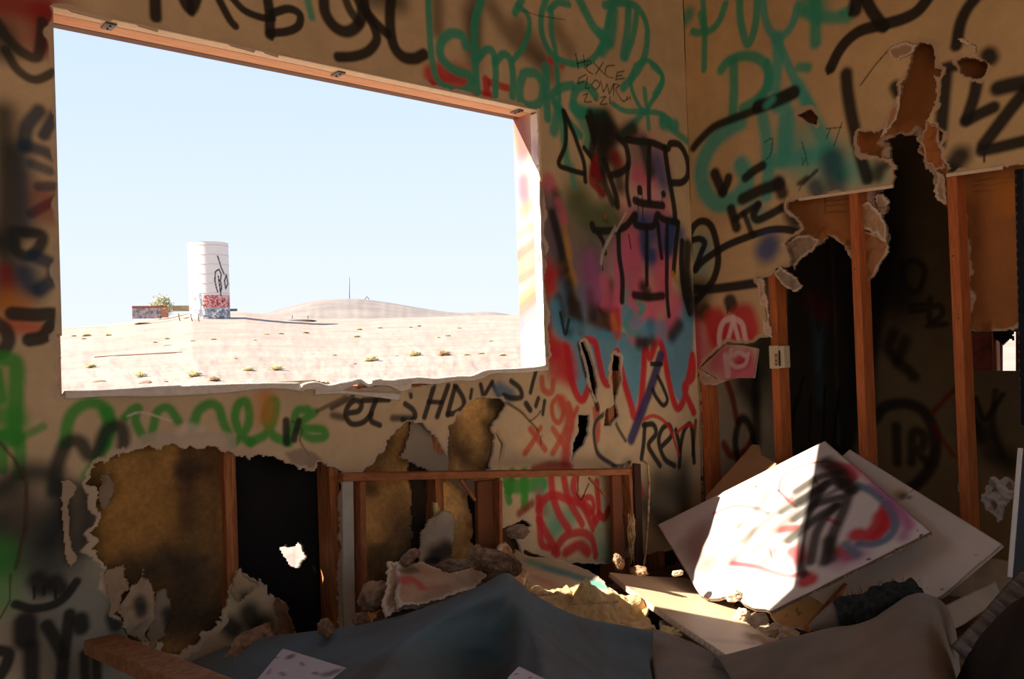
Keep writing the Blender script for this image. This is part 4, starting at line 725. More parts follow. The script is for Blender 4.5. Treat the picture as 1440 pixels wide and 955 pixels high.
for k, pts in enumerate(([(251, 441), (252, 447), (254, 455)], [(268, 441), (269, 447), (272, 456)], [(280, 441), (279, 448), (281, 455)])):
    r_ = gpx(pts[1][0], 456)[1]
    o = tube_px('rusted_stake', pts, r_-1, 1.3, CUTM); tag(o, ['rusty crooked stake below the shed roof, leftmost of three', 'rusty crooked stake left of the tank foot, middle of three', 'rusty crooked stake under the tank, rightmost of three'][k], 'stake', 'crooked stakes under the tank')  # dark tubes stand in for the dark cracks in the rise
o = tube_px('utility_pole', [(491.5, 421), (491.5, 390)], 415, 1.1, mat('pole_grey', (120, 108, 104), .8)); tag(o, 'thin tall pole standing on the hill crest', 'pole')
o = tube_px('hill_marker', [(513, 421), (516, 417), (519, 421)], 415, 1.0, CUTM); tag(o, 'tiny tripod marker on the hill right of the pole', 'marker')
for k, (x, y, h) in enumerate([(411, 450, 7), (433, 450, 6)]):
    p, r_ = gpx(x, y); o = tube_px('fence_post', [(x, y+1), (x, y-h)], r_, 1.1, CUTM); tag(o, ['short dark post left of the dark ditch mound', 'short dark post right of the dark ditch mound'][k], 'post', 'posts by the ditch')
p, r_ = gpx(424, 451.5); o = lump('ditch_mound', (p.x, p.y, p.z), (3.6, 2.2, .35), mat('ditch_dark', (96, 84, 72), 1), 3, .2, 3); tag(o, 'dark low mound between two short posts below the hill', 'mound')  # dark-coloured lump stands in for the shadow in the ditch
p, r_ = gpx(203, 455.5); o = lump('dark_rubble', (p.x, p.y, p.z), (2.0, 1.6, .3), CUTM, 6, .3, 2); tag(o, 'dark rubble patch below the sprayed block wall', 'rubble')

# tree
tree = empty('desert_tree', gpos(226, 224)); tag(tree, 'pale olive desert tree behind the low sprayed wall', 'tree')
BARK = mat('bark', (110, 88, 70), .9); LEAF = mat('olive_leaf', (206, 204, 172), .9, col2=(176, 178, 146), nscale=.6)
tb0 = gpos(226, 224); k_ = 224/F0
stems = [[(0, 0), (1, 8), (3, 16)], [(0, 2), (-6, 9), (-12, 14)], [(0, 4), (8, 12), (11, 20)], [(0, 3), (-3, 14), (-4, 22)]]
def tpt(dx, dz, dy=0): return tb0+Vector((cr[0], cr[1], 0))*dx*k_+Vector((cf[0], cf[1], 0))*dy*k_+Vector((0, 0, dz*k_+.2))
for s_ in stems: tube('branch', [tpt(*q) for q in s_], [.25, .16, .06], BARK, tree, 6)
vs = []; fs_ = []; r9 = random.Random(4)
clus = [(0, 22, 8), (6, 20, 8), (10, 13, 7), (-5, 15, 8), (3, 12, 10), (-11, 10, 5), (9, 24, 4), (13, 16, 4)]
for cx_, cz_, cr_ in clus:
    for _ in range(cr_*70):
        a, b, c = r9.gauss(0, .5), r9.gauss(0, .5), r9.gauss(0, .5); p = tpt(cx_+a*cr_*.9, cz_+b*cr_*.9, c*cr_*.8); s_ = .14+.16*r9.random()
        d1 = Vector((r9.gauss(0, 1), r9.gauss(0, 1), r9.gauss(0, 1))).normalized()*s_; d2 = Vector((r9.gauss(0, 1), r9.gauss(0, 1), r9.gauss(0, 1))).normalized()*s_*.6
        n_ = len(vs); vs += [p-d1, p-d2, p+d1, p+d2]; fs_.append((n_, n_+1, n_+2, n_+3))
lf = mesh('foliage', vs, fs_, LEAF, tree); lf['kind'] = 'stuff'

# desert shrubs
def bush_mesh(seed):
    r9 = random.Random(seed); vs = []; fs_ = []
    for _ in range(420):
        a = r9.random()*2*math.pi; e_ = math.acos(r9.random()**.8); d = Vector((math.sin(e_)*math.cos(a), math.sin(e_)*math.sin(a), math.cos(e_)*.85)); L_ = .55+.45*r9.random()
        w_ = Vector((-math.sin(a), math.cos(a), r9.gauss(0, .5))).normalized()*.035; b0 = d*L_*.15; t0 = d*L_+Vector((r9.gauss(0, .08), r9.gauss(0, .08), r9.gauss(0, .05)))
        n_ = len(vs); vs += [b0-w_, b0+w_, t0+w_*1.3, t0-w_*1.3]; fs_.append((n_, n_+1, n_+2, n_+3))
    me = bpy.data.meshes.new('dry_shrub'); me.from_pydata([tuple(v) for v in vs], [], fs_); me.update(); return me
BU = mat('dry_shrub_straw', (240, 230, 200), 1, col2=(228, 214, 178), nscale=2); BG = mat('shrub_olive', (226, 220, 182), 1, col2=(204, 196, 160), nscale=2); BB = mat('shrub_brown', (226, 206, 176), 1, col2=(200, 176, 148), nscale=2)
bm3 = []
for i_, m_ in enumerate((BU, BG, BB)): me = bush_mesh(i_); me.materials.append(m_); bm3.append(me)
SH = [(126, 517, 9, 0, 'round straw-coloured shrub near the left jamb of the window'), (271, 530, 13, 0, 'pale round shrub low in the window below the water tank'), (388, 521, 12, 0, 'pale shrub just above the middle of the sill'),
      (521, 508, 14, 0, 'wide low straw shrub right of the small dark stone'), (583, 501, 12, 1, 'rounded olive shrub, left of the pair near the right jamb'), (624, 500, 12, 2, 'darker tawny shrub, right of the pair near the right jamb'),
      (300, 536, 10, 2, 'brown twiggy shrub touching the pale round one below the tank'), (196, 530, 11, 0, 'faint straw shrub between the left shrub and the brown stone'), (348, 522, 10, 0, 'faint flat straw shrub left of the pale sill shrub')]
for x, y, w_, k, lb in SH:
    p, r_ = gpx(x, y); o = bpy.data.objects.new('dry_shrub', bm3[k]); COL.objects.link(o); s_ = w_*r_/F0; o.location = p; o.scale = (s_, s_, s_*.85); o.rotation_euler.z = x; tag(o, lb, 'shrub', 'desert shrubs near the building')
for x, y, w_ in [(122, 473, 7), (104, 473, 4), (152, 472, 6), (218, 482, 4), (271, 480, 4), (358, 479, 4), (235, 477, 4), (502, 474, 6), (506, 464, 5), (535, 462, 5), (578, 461, 4), (590, 459, 4), (617, 475, 4), (630, 473, 5), (558, 501, 4), (656, 500, 6), (676, 498, 6), (706, 500, 7), (375, 471, 5), (395, 470, 5), (430, 469, 6), (118, 477, 4), (690, 480, 4), (470, 500, 4), (330, 505, 4), (646, 462, 4), (300, 478, 5)]:
    p, r_ = gpx(x, y); o = bpy.data.objects.new('dry_shrub', bm3[(x+y) % 3]); COL.objects.link(o); s_ = w_*r_/F0; o.location = p; o.scale = (s_, s_, s_*.6); o.rotation_euler.z = x; tag(o, 'tiny far dry shrub dotted on the desert slope', 'shrub', 'tiny far shrubs on the slope')
STONE = mat('pale_stone', (206, 192, 176), .95, .2, 3); STB = mat('brown_stone', (140, 110, 88), .95, .2, 3)
for x, y, w_, m_, lb in [(235, 486, 6, STONE, 'pale rubble stone beside the small shrubs below the block wall'), (204, 539, 9, STB, 'brown flat stone just above the sill, left of the pale shrub'), (498, 512, 3.4, STB, 'small dark stone left of the wide straw shrub'), (138, 538, 9, STB, 'flat brown stone low in the window near the left jamb'), (232, 537, 3, STB, 'tiny brown stone between two shrubs above the sill'), (127, 547, 7, STONE, 'pale flat slab on the sand above the left sill end')]:
    p, r_ = gpx(x, y); s_ = w_*r_/F0; o = lump('stone', (p.x, p.y, p.z), (s_, s_*.8, s_*.3), m_, int(x), .3, 2); tag(o, lb, 'stone')
o = tube('fallen_cable', [gpx(x, y)[0]+Vector((0, 0, .04)) for x, y in ((132, 503), (160, 501), (200, 499), (256, 496))], .05, CUTM); tag(o, 'long thin dark pipe lying on the sand left of the tank', 'pipe')

# ---------------- rubble and furniture of the corner ----------------
nx_, ny_ = 130, 110
hxs = np.linspace(-3.4, -.02, nx_); hys = np.linspace(-2.5, -.01, ny_); HX, HY = np.meshgrid(hxs, hys)
hz = .25+.05*vnoise(ny_, nx_, 30, 71, 3)+.05*vnoise(ny_, nx_, 8, 72, 3)
hz *= np.clip((HY+2.5)/.6, 0, 1)**.6*np.clip((HX+3.4)/.8, 0, 1)**.6; hz -= .01
hz = np.where(HX > -.1, hz, hz)
heap = mesh('rubble_heap', np.stack([HX, HY, hz], 2).reshape(-1, 3), [(j*nx_+i, j*nx_+i+1, (j+1)*nx_+i+1, (j+1)*nx_+i) for j in range(ny_-1) for i in range(nx_-1)], DUST)
tag(heap, 'loose dusty plaster rubble covering the floor under the boards and carpets', 'rubble', kind='stuff')

# leaning low frame
fr = empty('low_wooden_frame', (-1.6, -.08, .35)); tag(fr, 'low broken timber frame with white painted end post leaning on the back wall', 'frame')
def fpx(x, y, Y=-.075): return Vector(py_(x, y, Y))
WF = mat('white_flaking_paint', (196, 186, 168), .6, .2, 12, bump=.2)
FB = mat('frame_timber', (172, 108, 66), .7, col2=(140, 84, 50), nscale=7, stretch=(6, 6, 2), bump=.2)
beam('top_rail', fpx(478, 671), fpx(882, 663), .026, .045, FB, fr)
p0, p1 = fpx(488, 670), fpx(491, 890); beam('end_post', p0, p1, .043, .012, WF, fr)
p0, p1 = fpx(505, 676, -.07), fpx(508, 868, -.07); beam('end_post', p0, p1, .022, .05, FB, fr)
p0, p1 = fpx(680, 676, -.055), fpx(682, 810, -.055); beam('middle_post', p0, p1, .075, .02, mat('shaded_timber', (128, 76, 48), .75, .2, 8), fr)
p0, p1 = fpx(699, 676, -.075), fpx(699, 800, -.075); beam('middle_post', p0, p1, .016, .05, FB, fr)
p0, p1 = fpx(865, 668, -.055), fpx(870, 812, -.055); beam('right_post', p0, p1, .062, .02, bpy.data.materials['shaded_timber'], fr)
p0, p1 = fpx(880, 663, -.075), fpx(884, 725, -.075); beam('right_post', p0, p1, .014, .05, FB, fr)
p0, p1 = fpx(828, 672, -.085), fpx(851, 697, -.085); beam('brace', p0, p1, .01, .01, FB, fr)
p0, p1 = fpx(647, 674, -.085), fpx(668, 704, -.085); beam('brace', p0, p1, .012, .012, FB, fr)

def T(o, *a, **k): return tag(o, *a, **k)
# the painted board in the sun
nA, nB, nC = np.array([-.10, -.67, .85]), np.array([-.83, -.95, .37]), np.array([-.35, -.35, .63])
PP = (nA, nB, nC); Nn = np.cross(nB-nA, nC-nA); Nn /= np.linalg.norm(Nn); Nd = Nn@nA
o = plate('painted_board', [(925, 738), (1160, 620), (1310, 748), (1083, 861), (1076, 857), (1060, 856), (1046, 850), (1034, 838), (1030, 834), (1022, 838), (1010, 842), (997, 842), (985, 838), (978, 828), (968, 810)], PP, (226, 216, 206), .0035, .013, .0, m=SHINY, grime=.06, rimn=1, rimc=(150, 126, 100), seed=3, paint='''
a 60 .95 .45 1000,745 1020,800; d 18 .9 .4 1025,725 1035,740; d 16 .9 .45 985,800 990,812; d 14 .9 .4 1068,818 1064,832; s 26 .9 .6 968,765 990,790; R 20 .9 .35 985,745 978,780; a 14 .8 .5 1020,765 1030,790 1050,800;d 22 .9 .4 1000,790 1020,810;a 24 .9 .35 1065,800 1062,830; a 20 .9 .4 1040,690 1080,700
r 3 .4 .8 1095,690 1100,672 1120,658 1150,650 1170,650; r 3.5 .4 .8 1095,690 1110,705 1120,712; r 14 .45 .9 1170,655 1190,660 1198,672 1190,678; p 8 .9 .6 1195,655 1215,668 1250,695 1280,740
r 5 .5 .7 1005,722 1030,712 1060,714 1080,722; r 6 .5 .75 1030,792 1060,796 1085,804 1110,810 1130,806; r 16 .4 .9 1135,812 1132,818 1140,815; r 12 .5 .88 1100,745 1118,742; r 20 .6 .88 1115,775 1124,785;r 16 .6 .88 1180,775 1192,782; r 5 .5 .7 1165,730 1180,737; r 3 .4 .7 1145,672 1149,680; r 2 .3 .7 1082,770 1086,786
r 20 .4 .92 1205,752 1220,753 1235,740 1240,725; r 16 .4 .92 1232,755 1248,735 1246,712; q 10 .5 .9 1205,682 1228,692 1250,712 1260,735 1250,755 1230,765 1208,765; m 12 .8 .7 1230,680 1258,705 1275,735 1270,755; m 20 .9 .5 1180,790 1210,780; q 12 .6 .8 1190,765 1205,780
p 4 .5 .5 1112,700 1116,706
K 18 .5 .9 1160,650 1180,665 1190,680; K 14 .4 .9 1125,705 1150,690 1175,676 1200,690; K 12 .45 .88 1118,730 1145,710 1180,700; K 13 .45 .88 1110,760 1140,735 1175,712;K 12 .5 .85 1180,665 1150,672 1120,690; K 13 .5 .88 1195,690 1185,720 1170,755 1160,790; K 11 .5 .85 1175,712 1150,745 1140,790; K 10 .5 .85 1155,690 1130,740 1125,790 1130,808; K 14 .6 .8 1165,760 1170,785; K 10 .5 .8 1100,720 1130,700 1160,680; K 8 .5 .6 1190,680 1165,695 1120,712; K 10 .7 .6 1085,745 1110,725 1140,700
d 14 .8 .7 1045,760 1080,730 1110,705 1140,680; d 12 .8 .65 1060,775 1090,750 1120,725; d 10 .8 .65 1075,790 1095,765 1120,745;d 8 .8 .5 1030,790 1050,765 1060,745; d 8 .5 .55 1055,690 1066,682 1078,684 1076,700 1060,720 1040,740; d 6 .6 .45 1090,775 1100,800
K 2 .2 .9 1055,680; K 2 .2 .9 1063,684;K 3 .2 .9 1220,787 1223,786; K 2 .2 .9 1260,772;K 3 .2 .9 1296,752 1294,754;K 2 .2 .9 1290,746; K 2 .2 .9 1240,700''')
T(o, 'large white board sprayed red, blue and black, leaning half in the sun', 'board')
# plain board behind it
def rel(x, y, off): return pl(x, y, Nn, Nd+off) if Nn[2] > 0 else pl(x, y, Nn, Nd-off)
P2 = (rel(1195, 632, -.03), rel(1410, 766, -.07), rel(1325, 838, -.11))


o = plate('plain_board', [(1195, 632), (1410, 766), (1325, 838), (1180, 900), (1010, 830), (1080, 730)], P2, (206, 192, 176), .008, .012, 0, m=SHINY, grime=.08, seed=8, paint='y 9 .6 .6 1262,692; n 9 .5 .8 1270,698; n 12 .6 .5 1266,696;K 2 .2 .9 1372,782;K 2 .2 .9 1325,828;K 2 .2 .9 1287,686; ! K 1.2 .2 .6 1276,694 1290,684; n 4 .4 .8 1279,700')
T(o, 'plain off-white board with a brown knot stain, behind the sprayed board', 'board')
def rel(x, y, off): return pl(x, y, Nn, Nd+off) if Nn[2] > 0 else pl(x, y, Nn, Nd-off)
o = plate('plywood_offcut', [(992, 699), (1058, 625), (1068, 626), (1071, 640), (1092, 652), (1060, 700), (1000, 740)], (rel(992, 699, -.05), rel(1068, 626, -.05), rel(1092, 690, -.06)), (178, 138, 98), .006, .012, .002, m=SHINY, seed=5); T(o, 'tan plywood offcut poking up behind the top left edge of the sprayed board', 'board')
o = plate('tan_board', [(1082, 864), (1200, 800), (1212, 800), (1132, 884), (1118, 880), (1098, 884)], (pz(1085, 862, -1.0), pz(1205, 802, -.86), pz(1120, 884, -1.02)), (196, 158, 108), .006, .012, .002, m=SHINY, seed=6, paint='n 3 .4 .8 1125,862;n 3 .4 .8 1106,866; n 2 .4 .8 1150,845;n 2 .3 .7 1120,856 1124,866'); T(o, 'narrow tan board wedged under the lower edge of the sprayed board', 'board')
o = beam('batten', pz(1134, 886, -.99), pz(1206, 806, -.86), .02, .02, FB); T(o, 'thin timber batten along the tan board below the sprayed board', 'batten')
# lit board on the heap
B1, B2, B4 = pz(940, 866, -.893), pz(1060, 892, -.975), pz(875, 818, -.885)
o = plate('pale_board', [(857, 805), (905, 810), (965, 813), (1020, 840), (1060, 868), (1112, 898), (1100, 904), (1062, 913), (1022, 922), (941, 868), (880, 824)], (B1, B2, B4), (226, 198, 160), .006, .018, .0, m=SHINY, seed=12, grime=.12, paint='n 4 .5 .6 884,826 890,828; s 12 .9 .4 1000,900 1060,905'); T(o, 'pale lumber board across the heap, half in sunlight, in front of the sprayed board', 'board')
o = beam('edge_batten', B1+np.array([-.0, -.008, -.02]), pz(1022, 924, -.945), .03, .02, PLANK); T(o, 'brown batten under the near edge of the sunlit pale board', 'batten')
o = beam('short_lath', pz(872, 860, -.90), pz(912, 850, -.93), .035, .012, SPLIT); T(o, 'short pale lath between the yellow insulation and the pale board', 'lath')
o = plate('board_scrap', [(928, 872), (944, 872), (1000, 912), (1020, 930), (960, 906), (934, 898)], (pz(930, 875, -.93), pz(1000, 912, -1.0), pz(934, 898, -.94)), (230, 216, 190), .006, .012, .003, seed=2); T(o, 'small white sunlit scrap under the batten beside the blue carpet edge', 'scrap')
# torn gypsum strip at the foot of the painted board
pts = [rel(1032, 838, .01), rel(1044, 862, .015)+np.array([0, 0, -.01]), pz(1066, 872, -.945), pz(1090, 886, -.955), pz(1108, 898, -.96)]
for k, (c_, s_) in enumerate(zip(pts, ((.035, .03, .02), (.03, .025, .022), (.04, .026, .02), (.045, .026, .022), (.03, .035, .034)))):
    o = lump('plaster_lump', c_, s_, GYP, k+3, .45, 3); T(o, ['plaster crumb on the broken lower edge of the sprayed board', 'small jagged plaster lump just under the broken edge', 'jagged sunlit plaster lump on the pale board', 'second sunlit plaster lump along the pale board', 'rounded plaster lump at the right end of the sunlit strip'][k], 'plaster lump', 'plaster lumps under the sprayed board')
# yellow glass wool
def fluffcol(c, sd): 
    def f(nv, nu): return np.clip(np.array(s2l(c))*(1+.5*vnoise(nv, nu, 9, sd, 3))[..., None], 0, 1)
    return f
R_ = [[pz(733, 830, -0.858), pz(770, 822, -0.878), pz(800, 815, -0.878), pz(835, 822, -0.898), pz(872, 838, -0.938), pz(905, 850, -0.978)],
      [pz(740, 838, -0.808), pz(775, 834, -0.818), pz(805, 828, -0.828), pz(838, 832, -0.848), pz(874, 848, -0.888), pz(908, 862, -0.938)],
      [pz(752, 848, -0.768), pz(782, 850, -0.788), pz(812, 848, -0.808), pz(842, 846, -0.818), pz(874, 864, -0.858), pz(908, 876, -0.918)],
      [pz(765, 866, -0.768), pz(795, 878, -0.808), pz(825, 886, -0.828), pz(850, 888, -0.838), pz(882, 890, -0.868), pz(918, 894, -0.908)]]
o = patch('insulation_clump', R_, FLUFF, 16, .06, 14, .012, None, 7, fluffcol((232, 190, 118), 3)); T(o, 'yellow glass wool clump spilling in the sun behind the blue carpet', 'insulation')
o = lump('insulation_tuft', pz(824, 833, -.77), (.018, .02, .04), FLUFF, 5, .5, 3, col=(214, 186, 120)); T(o, 'small upright tuft of yellow wool on top of the clump', 'insulation')
o = lump('insulation_tuft', pz(934, 897, -.92), (.06, .035, .025), FLUFF, 9, .6, 4, freq=2.6, col=(240, 214, 140)); T(o, 'bright yellow wool tuft at the corner of the blue carpet', 'insulation')
for k, (a, b) in enumerate((((736, 836), (741, 815)), ((745, 838), (784, 835)), ((748, 842), (762, 836)), ((800, 850), (870, 846)), ((755, 840), (748, 832)))):
    o = beam('splinter', pz(*a, -.74), pz(*b, -.70 if k == 0 else -.735), .006, .006, SPLIT); T(o, ['upright pale wood splinter above the blue carpet fold', 'flat wood splinter at the left of the yellow wool', 'short wood splinter next to the upright one', 'long wood splinter lying in the yellow wool', 'tiny splinter leaning left by the upright one'][k], 'splinter', 'wood splinters in the glass wool')
# sprayed slab behind the wool
S1, S2, S3 = py_(735, 778, -.16), pz(850, 818, -.84), pz(790, 850, -.86)
o = plate('sprayed_slab', [(725, 772), (740, 781), (780, 786), (805, 792), (835, 806), (850, 818), (862, 845), (800, 850), (760, 845), (738, 820), (720, 800)], (S1, S2, S3), (206, 184, 150), .006, .013, .008, seed=21, rimn=1, disp=.004, paint='g 12 .7 .7 745,790 790,805 850,825;q 12 .9 .5 770,800 840,818; o 10 .8 .4 750,810 790,830; t 14 .9 .5 835,822 850,835'); T(o, 'broken drywall slab with green streaks behind the yellow insulation', 'drywall piece')
o = plate('drywall_chunk', [(700, 768), (712, 762), (722, 778), (738, 798), (745, 808), (738, 830), (726, 826), (712, 822), (704, 800)], (py_(700, 768, -.2), py_(745, 808, -.25), pz(715, 826, -.72)), (170, 128, 94), .006, .015, .01, seed=22, rimn=2, disp=.02); T(o, 'upright brown torn drywall chunk above the peak of the blue carpet', 'drywall piece')
o = plate('sprayed_slab', [(560, 792), (596, 791), (630, 803), (660, 800), (684, 802), (687, 812), (668, 826), (640, 834), (618, 841), (590, 848), (559, 855)], (pz(560, 792, -.62), pz(684, 804, -.72), pz(600, 850, -.70)), (196, 160, 122), .005, .014, .008, seed=23, rimn=2, disp=.008, paint='r 14 .6 .75 562,818 580,815 590,822; e 9 .5 .6 564,803 584,801; r 5 .8 .4 590,828 630,825; s 10 .8 .4 600,840 650,815'); T(o, 'broken drywall slab with a red stroke behind the blue carpet', 'drywall piece')
o = plate('slab_edge', [(546, 788), (560, 790), (560, 855), (545, 872), (540, 850), (546, 820)], (pz(546, 788, -.61), pz(560, 790, -.62), pz(545, 872, -.72)), (176, 142, 104), .005, .01, .01, seed=24, rimn=2, disp=.02); T(o, 'narrow crumbling drywall edge left of the slab with the red stroke', 'drywall piece')
L_ = [(527, 838, -.69, (.07, .05, .07), GYPD, 'rounded dirty plaster chunk right of the white post foot'), (508, 872, -.74, (.05, .04, .03), GYPD, 'flat dirty chunk at the foot of the white post'), (640, 795, -.62, (.07, .05, .03), GYPD, 'dirty lump on top of the red-stroked slab'), (575, 785, -.62, (.10, .05, .03), GYPD, 'long dirty lump behind the red-stroked slab'),
      (690, 790, -.66, (.09, .06, .07), GYPD, 'brown crumbled heap of plaster under the middle post'), (668, 778, -.60, (.05, .04, .03), GYPD, 'small brown lump left of the middle post foot'), (728, 748, -.58, (.05, .035, .06), GYPD, 'hanging brown lump in the torn hole right of the middle post'), (715, 800, -.70, (.06, .05, .05), DUST, 'dark brown lump above the carpet peak'), (458, 884, -.72, (.05, .04, .03), GYPD, 'pale curled plaster piece left of the white post foot'),
      (700, 815, -.70, (.06, .04, .03), DUST, 'dark flat lump left of the carpet peak'), (870, 790, -.80, (.035, .03, .05), GYPD, 'brown upright plaster lump at the foot of the right post'), (898, 803, -.84, (.05, .035, .03), GYPD, 'brown lump between the right post and the pale board'), (953, 806, -.86, (.035, .025, .018), GYP, 'small pale crumb at the far end of the pale board'), (610, 868, -.74, (.12, .06, .04), DUST, 'dark rubble lump behind the left slope of the carpet'), (560, 872, -.75, (.1, .06, .03), DUST, 'flat rubble lump at the left foot of the carpet slope'),
      (355, 905, -.80, (.16, .06, .05), GYPD, 'long dirty lump under the black cavity'), (893, 858, -.95, (.07, .05, .03), GYPD, 'small brown crumbs right of the yellow wool')]
for k, (x, y, H, s_, m_, lb) in enumerate(L_): o = lump('plaster_lump', pz(x, y, H), tuple(v*f_ for v, f_ in zip(s_, (.75, .6, .6))), m_, k+20, .28, 4, None, k*1.3, 1.7); T(o, lb, 'plaster lump', 'loose plaster lumps on the heap')
# dark board, bent strip and splinter in the corner
o = beam('dark_plank', py_(895, 652, -.05), py_(899, 800, -.12), .045, .015, mat('dark_stained_wood', (70, 48, 34), .7, .3, 8)); T(o, 'dark narrow plank standing against the back wall near the corner', 'plank')
o = tube('bent_strip', [py_(904, 648, -.07), py_(911, 653, -.08), py_(913, 680, -.09), py_(912, 720, -.10), py_(909, 765, -.12), py_(905, 798, -.14)], .006, SPLIT); T(o, 'thin bent pale strip standing in front of the dark plank', 'strip')
o = lump('splintered_wood', py_(889, 755, -.09), (.02, .012, .12), SPLIT, 14, .5, 3, freq=3); T(o, 'ragged pale splintered wood beside the right frame post', 'splinter')

# carpets
def row(L, dz=0): return [pz(x, y, H+dz) for x, y, H in L]
r1 = [(262, 938, -.84), (340, 905, -.81), (420, 893, -.79), (500, 884, -.76), (560, 870, -.73), (620, 850, -.68), (680, 825, -.63), (708, 812, -.60), (722, 816, -.61), (745, 838, -.66), (780, 858, -.70), (820, 873, -.75), (870, 881, -.80), (917, 889, -.84)]
r2 = [(230, 965, -.83), (320, 930, -.80), (400, 918, -.77), (480, 908, -.74), (540, 892, -.70), (600, 870, -.65), (664, 848, -.605), (703, 842, -.595), (724, 850, -.62), (752, 872, -.66), (785, 890, -.71), (825, 903, -.76), (870, 910, -.81), (918, 914, -.85)]
r3 = [(200, 1000, -.81), (300, 962, -.78), (380, 950, -.75), (455, 940, -.72), (510, 922, -.68), (565, 900, -.63), (610, 880, -.61), (670, 885, -.66), (720, 890, -.67), (757, 905, -.64), (790, 920, -.71), (828, 932, -.76), (870, 938, -.81), (914, 936, -.85)]
r4 = [(170, 1050, -.80), (280, 1000, -.76), (360, 985, -.73), (430, 972, -.70), (485, 950, -.66), (530, 928, -.61), (575, 912, -.61), (650, 920, -.72), (715, 930, -.73), (760, 945, -.63), (795, 955, -.70), (832, 965, -.75), (870, 968, -.80), (918, 960, -.85)]
r5 = [(150, 1110, -.78), (260, 1060, -.74), (340, 1040, -.71), (410, 1020, -.68), (465, 995, -.64), (510, 970, -.59), (555, 960, -.61), (640, 975, -.74), (710, 985, -.75), (765, 1000, -.62), (800, 1005, -.69), (835, 1010, -.74), (870, 1010, -.79), (925, 1005, -.84)]
rb = [p+np.array([.02, .05, -.14]) for p in row(r1)]
o = patch('blue_carpet', [rb, row(r1), row(r2), row(r3), row(r4), row(r5)], BLUEC, 8, .008, 14, .008); T(o, 'large worn blue-grey carpet humped over the heap in front', 'carpet')
t1 = [(1006, 927, -.88), (1040, 917, -.86), (1075, 908, -.84), (1120, 897, -.80), (1170, 888, -.77), (1215, 878, -.74), (1252, 858, -.71), (1284, 836, -.68), (1312, 840, -.70), (1330, 856, -.76), (1338, 880, -.86)]
t2 = [(1025, 950, -.87), (1055, 940, -.85), (1090, 930, -.82), (1130, 918, -.78), (1175, 908, -.75), (1215, 900, -.72), (1252, 888, -.68), (1286, 878, -.66), (1314, 880, -.68), (1334, 895, -.75), (1344, 915, -.86)]
t3 = [(1040, 985, -.86), (1070, 972, -.84), (1100, 960, -.81), (1135, 948, -.77), (1178, 938, -.75), (1218, 932, -.71), (1254, 925, -.67), (1288, 920, -.65), (1316, 922, -.67), (1338, 935, -.74), (1348, 955, -.86)]
t4 = [(1060, 1030, -.85), (1085, 1015, -.83), (1110, 1000, -.80), (1140, 990, -.76), (1180, 985, -.74), (1220, 980, -.70), (1256, 975, -.66), (1290, 975, -.64), (1318, 975, -.66), (1340, 985, -.73), (1352, 1000, -.86)]
o = patch('tan_carpet', [[p+np.array([.02, .05, -.10]) for p in row(t1)], row(t1), row(t2), row(t3), row(t4)], TANC, 8, .008, 16, .008, None, 3); T(o, 'grey-tan carpet draped over the heap at the lower right', 'carpet')
u1 = [(917, 887, -.87), (945, 893, -.89), (980, 908, -.91), (1012, 927, -.93)]; u2 = [(914, 915, -.87), (950, 920, -.89), (985, 930, -.91), (1024, 946, -.92)]; u3 = [(920, 950, -.87), (955, 952, -.88), (1000, 962, -.90), (1040, 975, -.91)]; u4 = [(925, 1000, -.86), (960, 1000, -.87), (1010, 1010, -.89), (1060, 1020, -.9)]
o = patch('tan_carpet', [row(u1), row(u2), row(u3), row(u4)], TANC, 8, .006, 10, .008, None, 5); T(o, 'small grey-tan carpet flap between the blue and the large tan carpet', 'carpet')
# frayed roll
roll = empty('rolled_rug', pz(1215, 865, -.80)); T(roll, 'rolled dark green-grey rug with frayed end above the tan carpet', 'rug')
A0, A1, A2, A3 = pz(1142, 884, -.80), pz(1180, 868, -.77), pz(1235, 856, -.74), pz(1285, 838, -.72)
tube('rolled_backing', [A0, (A0+A1)/2, A1+np.array([0, 0, .0])], [.012, .03, .04], TANC, roll, 20, .25)
tube('rug_pile', list(catmull([A1, (A1+A2)/2, A2, A3], 8)), list(np.interp(np.arange(25), [0, 8, 16, 24], [.046, .052, .055, .045])), DARKC, roll, 30, .28)
vs = []; fs_ = []; r9 = random.Random(9)
for (P, Q, n_) in ((A2, A3, 260), (A1, A2, 200)):
    for _ in range(n_):
        c = P+(Q-P)*r9.random(); a = r9.random()*math.pi*2; d = np.array([0, math.cos(a), math.sin(a)]); b = c+d*.05; e_ = b+d*(.008+.012*r9.random())+np.array([r9.gauss(0, .006)]*3); w_ = np.array([.0016, 0, 0]); k = len(vs); vs += [b-w_, b+w_, e_]; fs_.append((k, k+1, k+2))
fz = mesh('fringe', vs, fs_, DARKC, roll); fz['kind'] = 'stuff'
# far right bits
o = plate('grey_board', [(1328, 852), (1400, 817), (1409, 842), (1356, 878), (1340, 886)], (pz(1328, 852, -.80), pz(1400, 817, -.80), pz(1350, 886, -.86)), (168, 152, 132), .006, .012, .003, seed=30); T(o, 'small grey-tan board right of the tan carpet hump', 'board')
o = plate('door_panel', [(1433, 631), (1500, 622), (1500, 830), (1417, 812)], (px_(1433, 631, -.40), px_(1500, 631, -.34), px_(1417, 812, -.46)), (44, 50, 56), .008, .02, 0, m=SHINY, seed=31); T(o, 'dark blue-grey panel with white edge standing at the right border', 'panel')
beam('panel_edge', px_(1435, 630, -.42), px_(1420, 812, -.48), .014, .012, WHITE, o, (1, 0, 0))
o = beam('black_channel', px_(1434, 238, -.03), px_(1443, 598, -.03), .03, .02, BLACK, None, (1, 0, 0)); T(o, 'black perforated metal strip hanging upright at the right border', 'metal strip')
for k in range(26):
    q = px_(1428.5+.25*k, 248+13*k, -.042); box('slot', q, (.002, .004, .012), STEEL, o, bev=0)
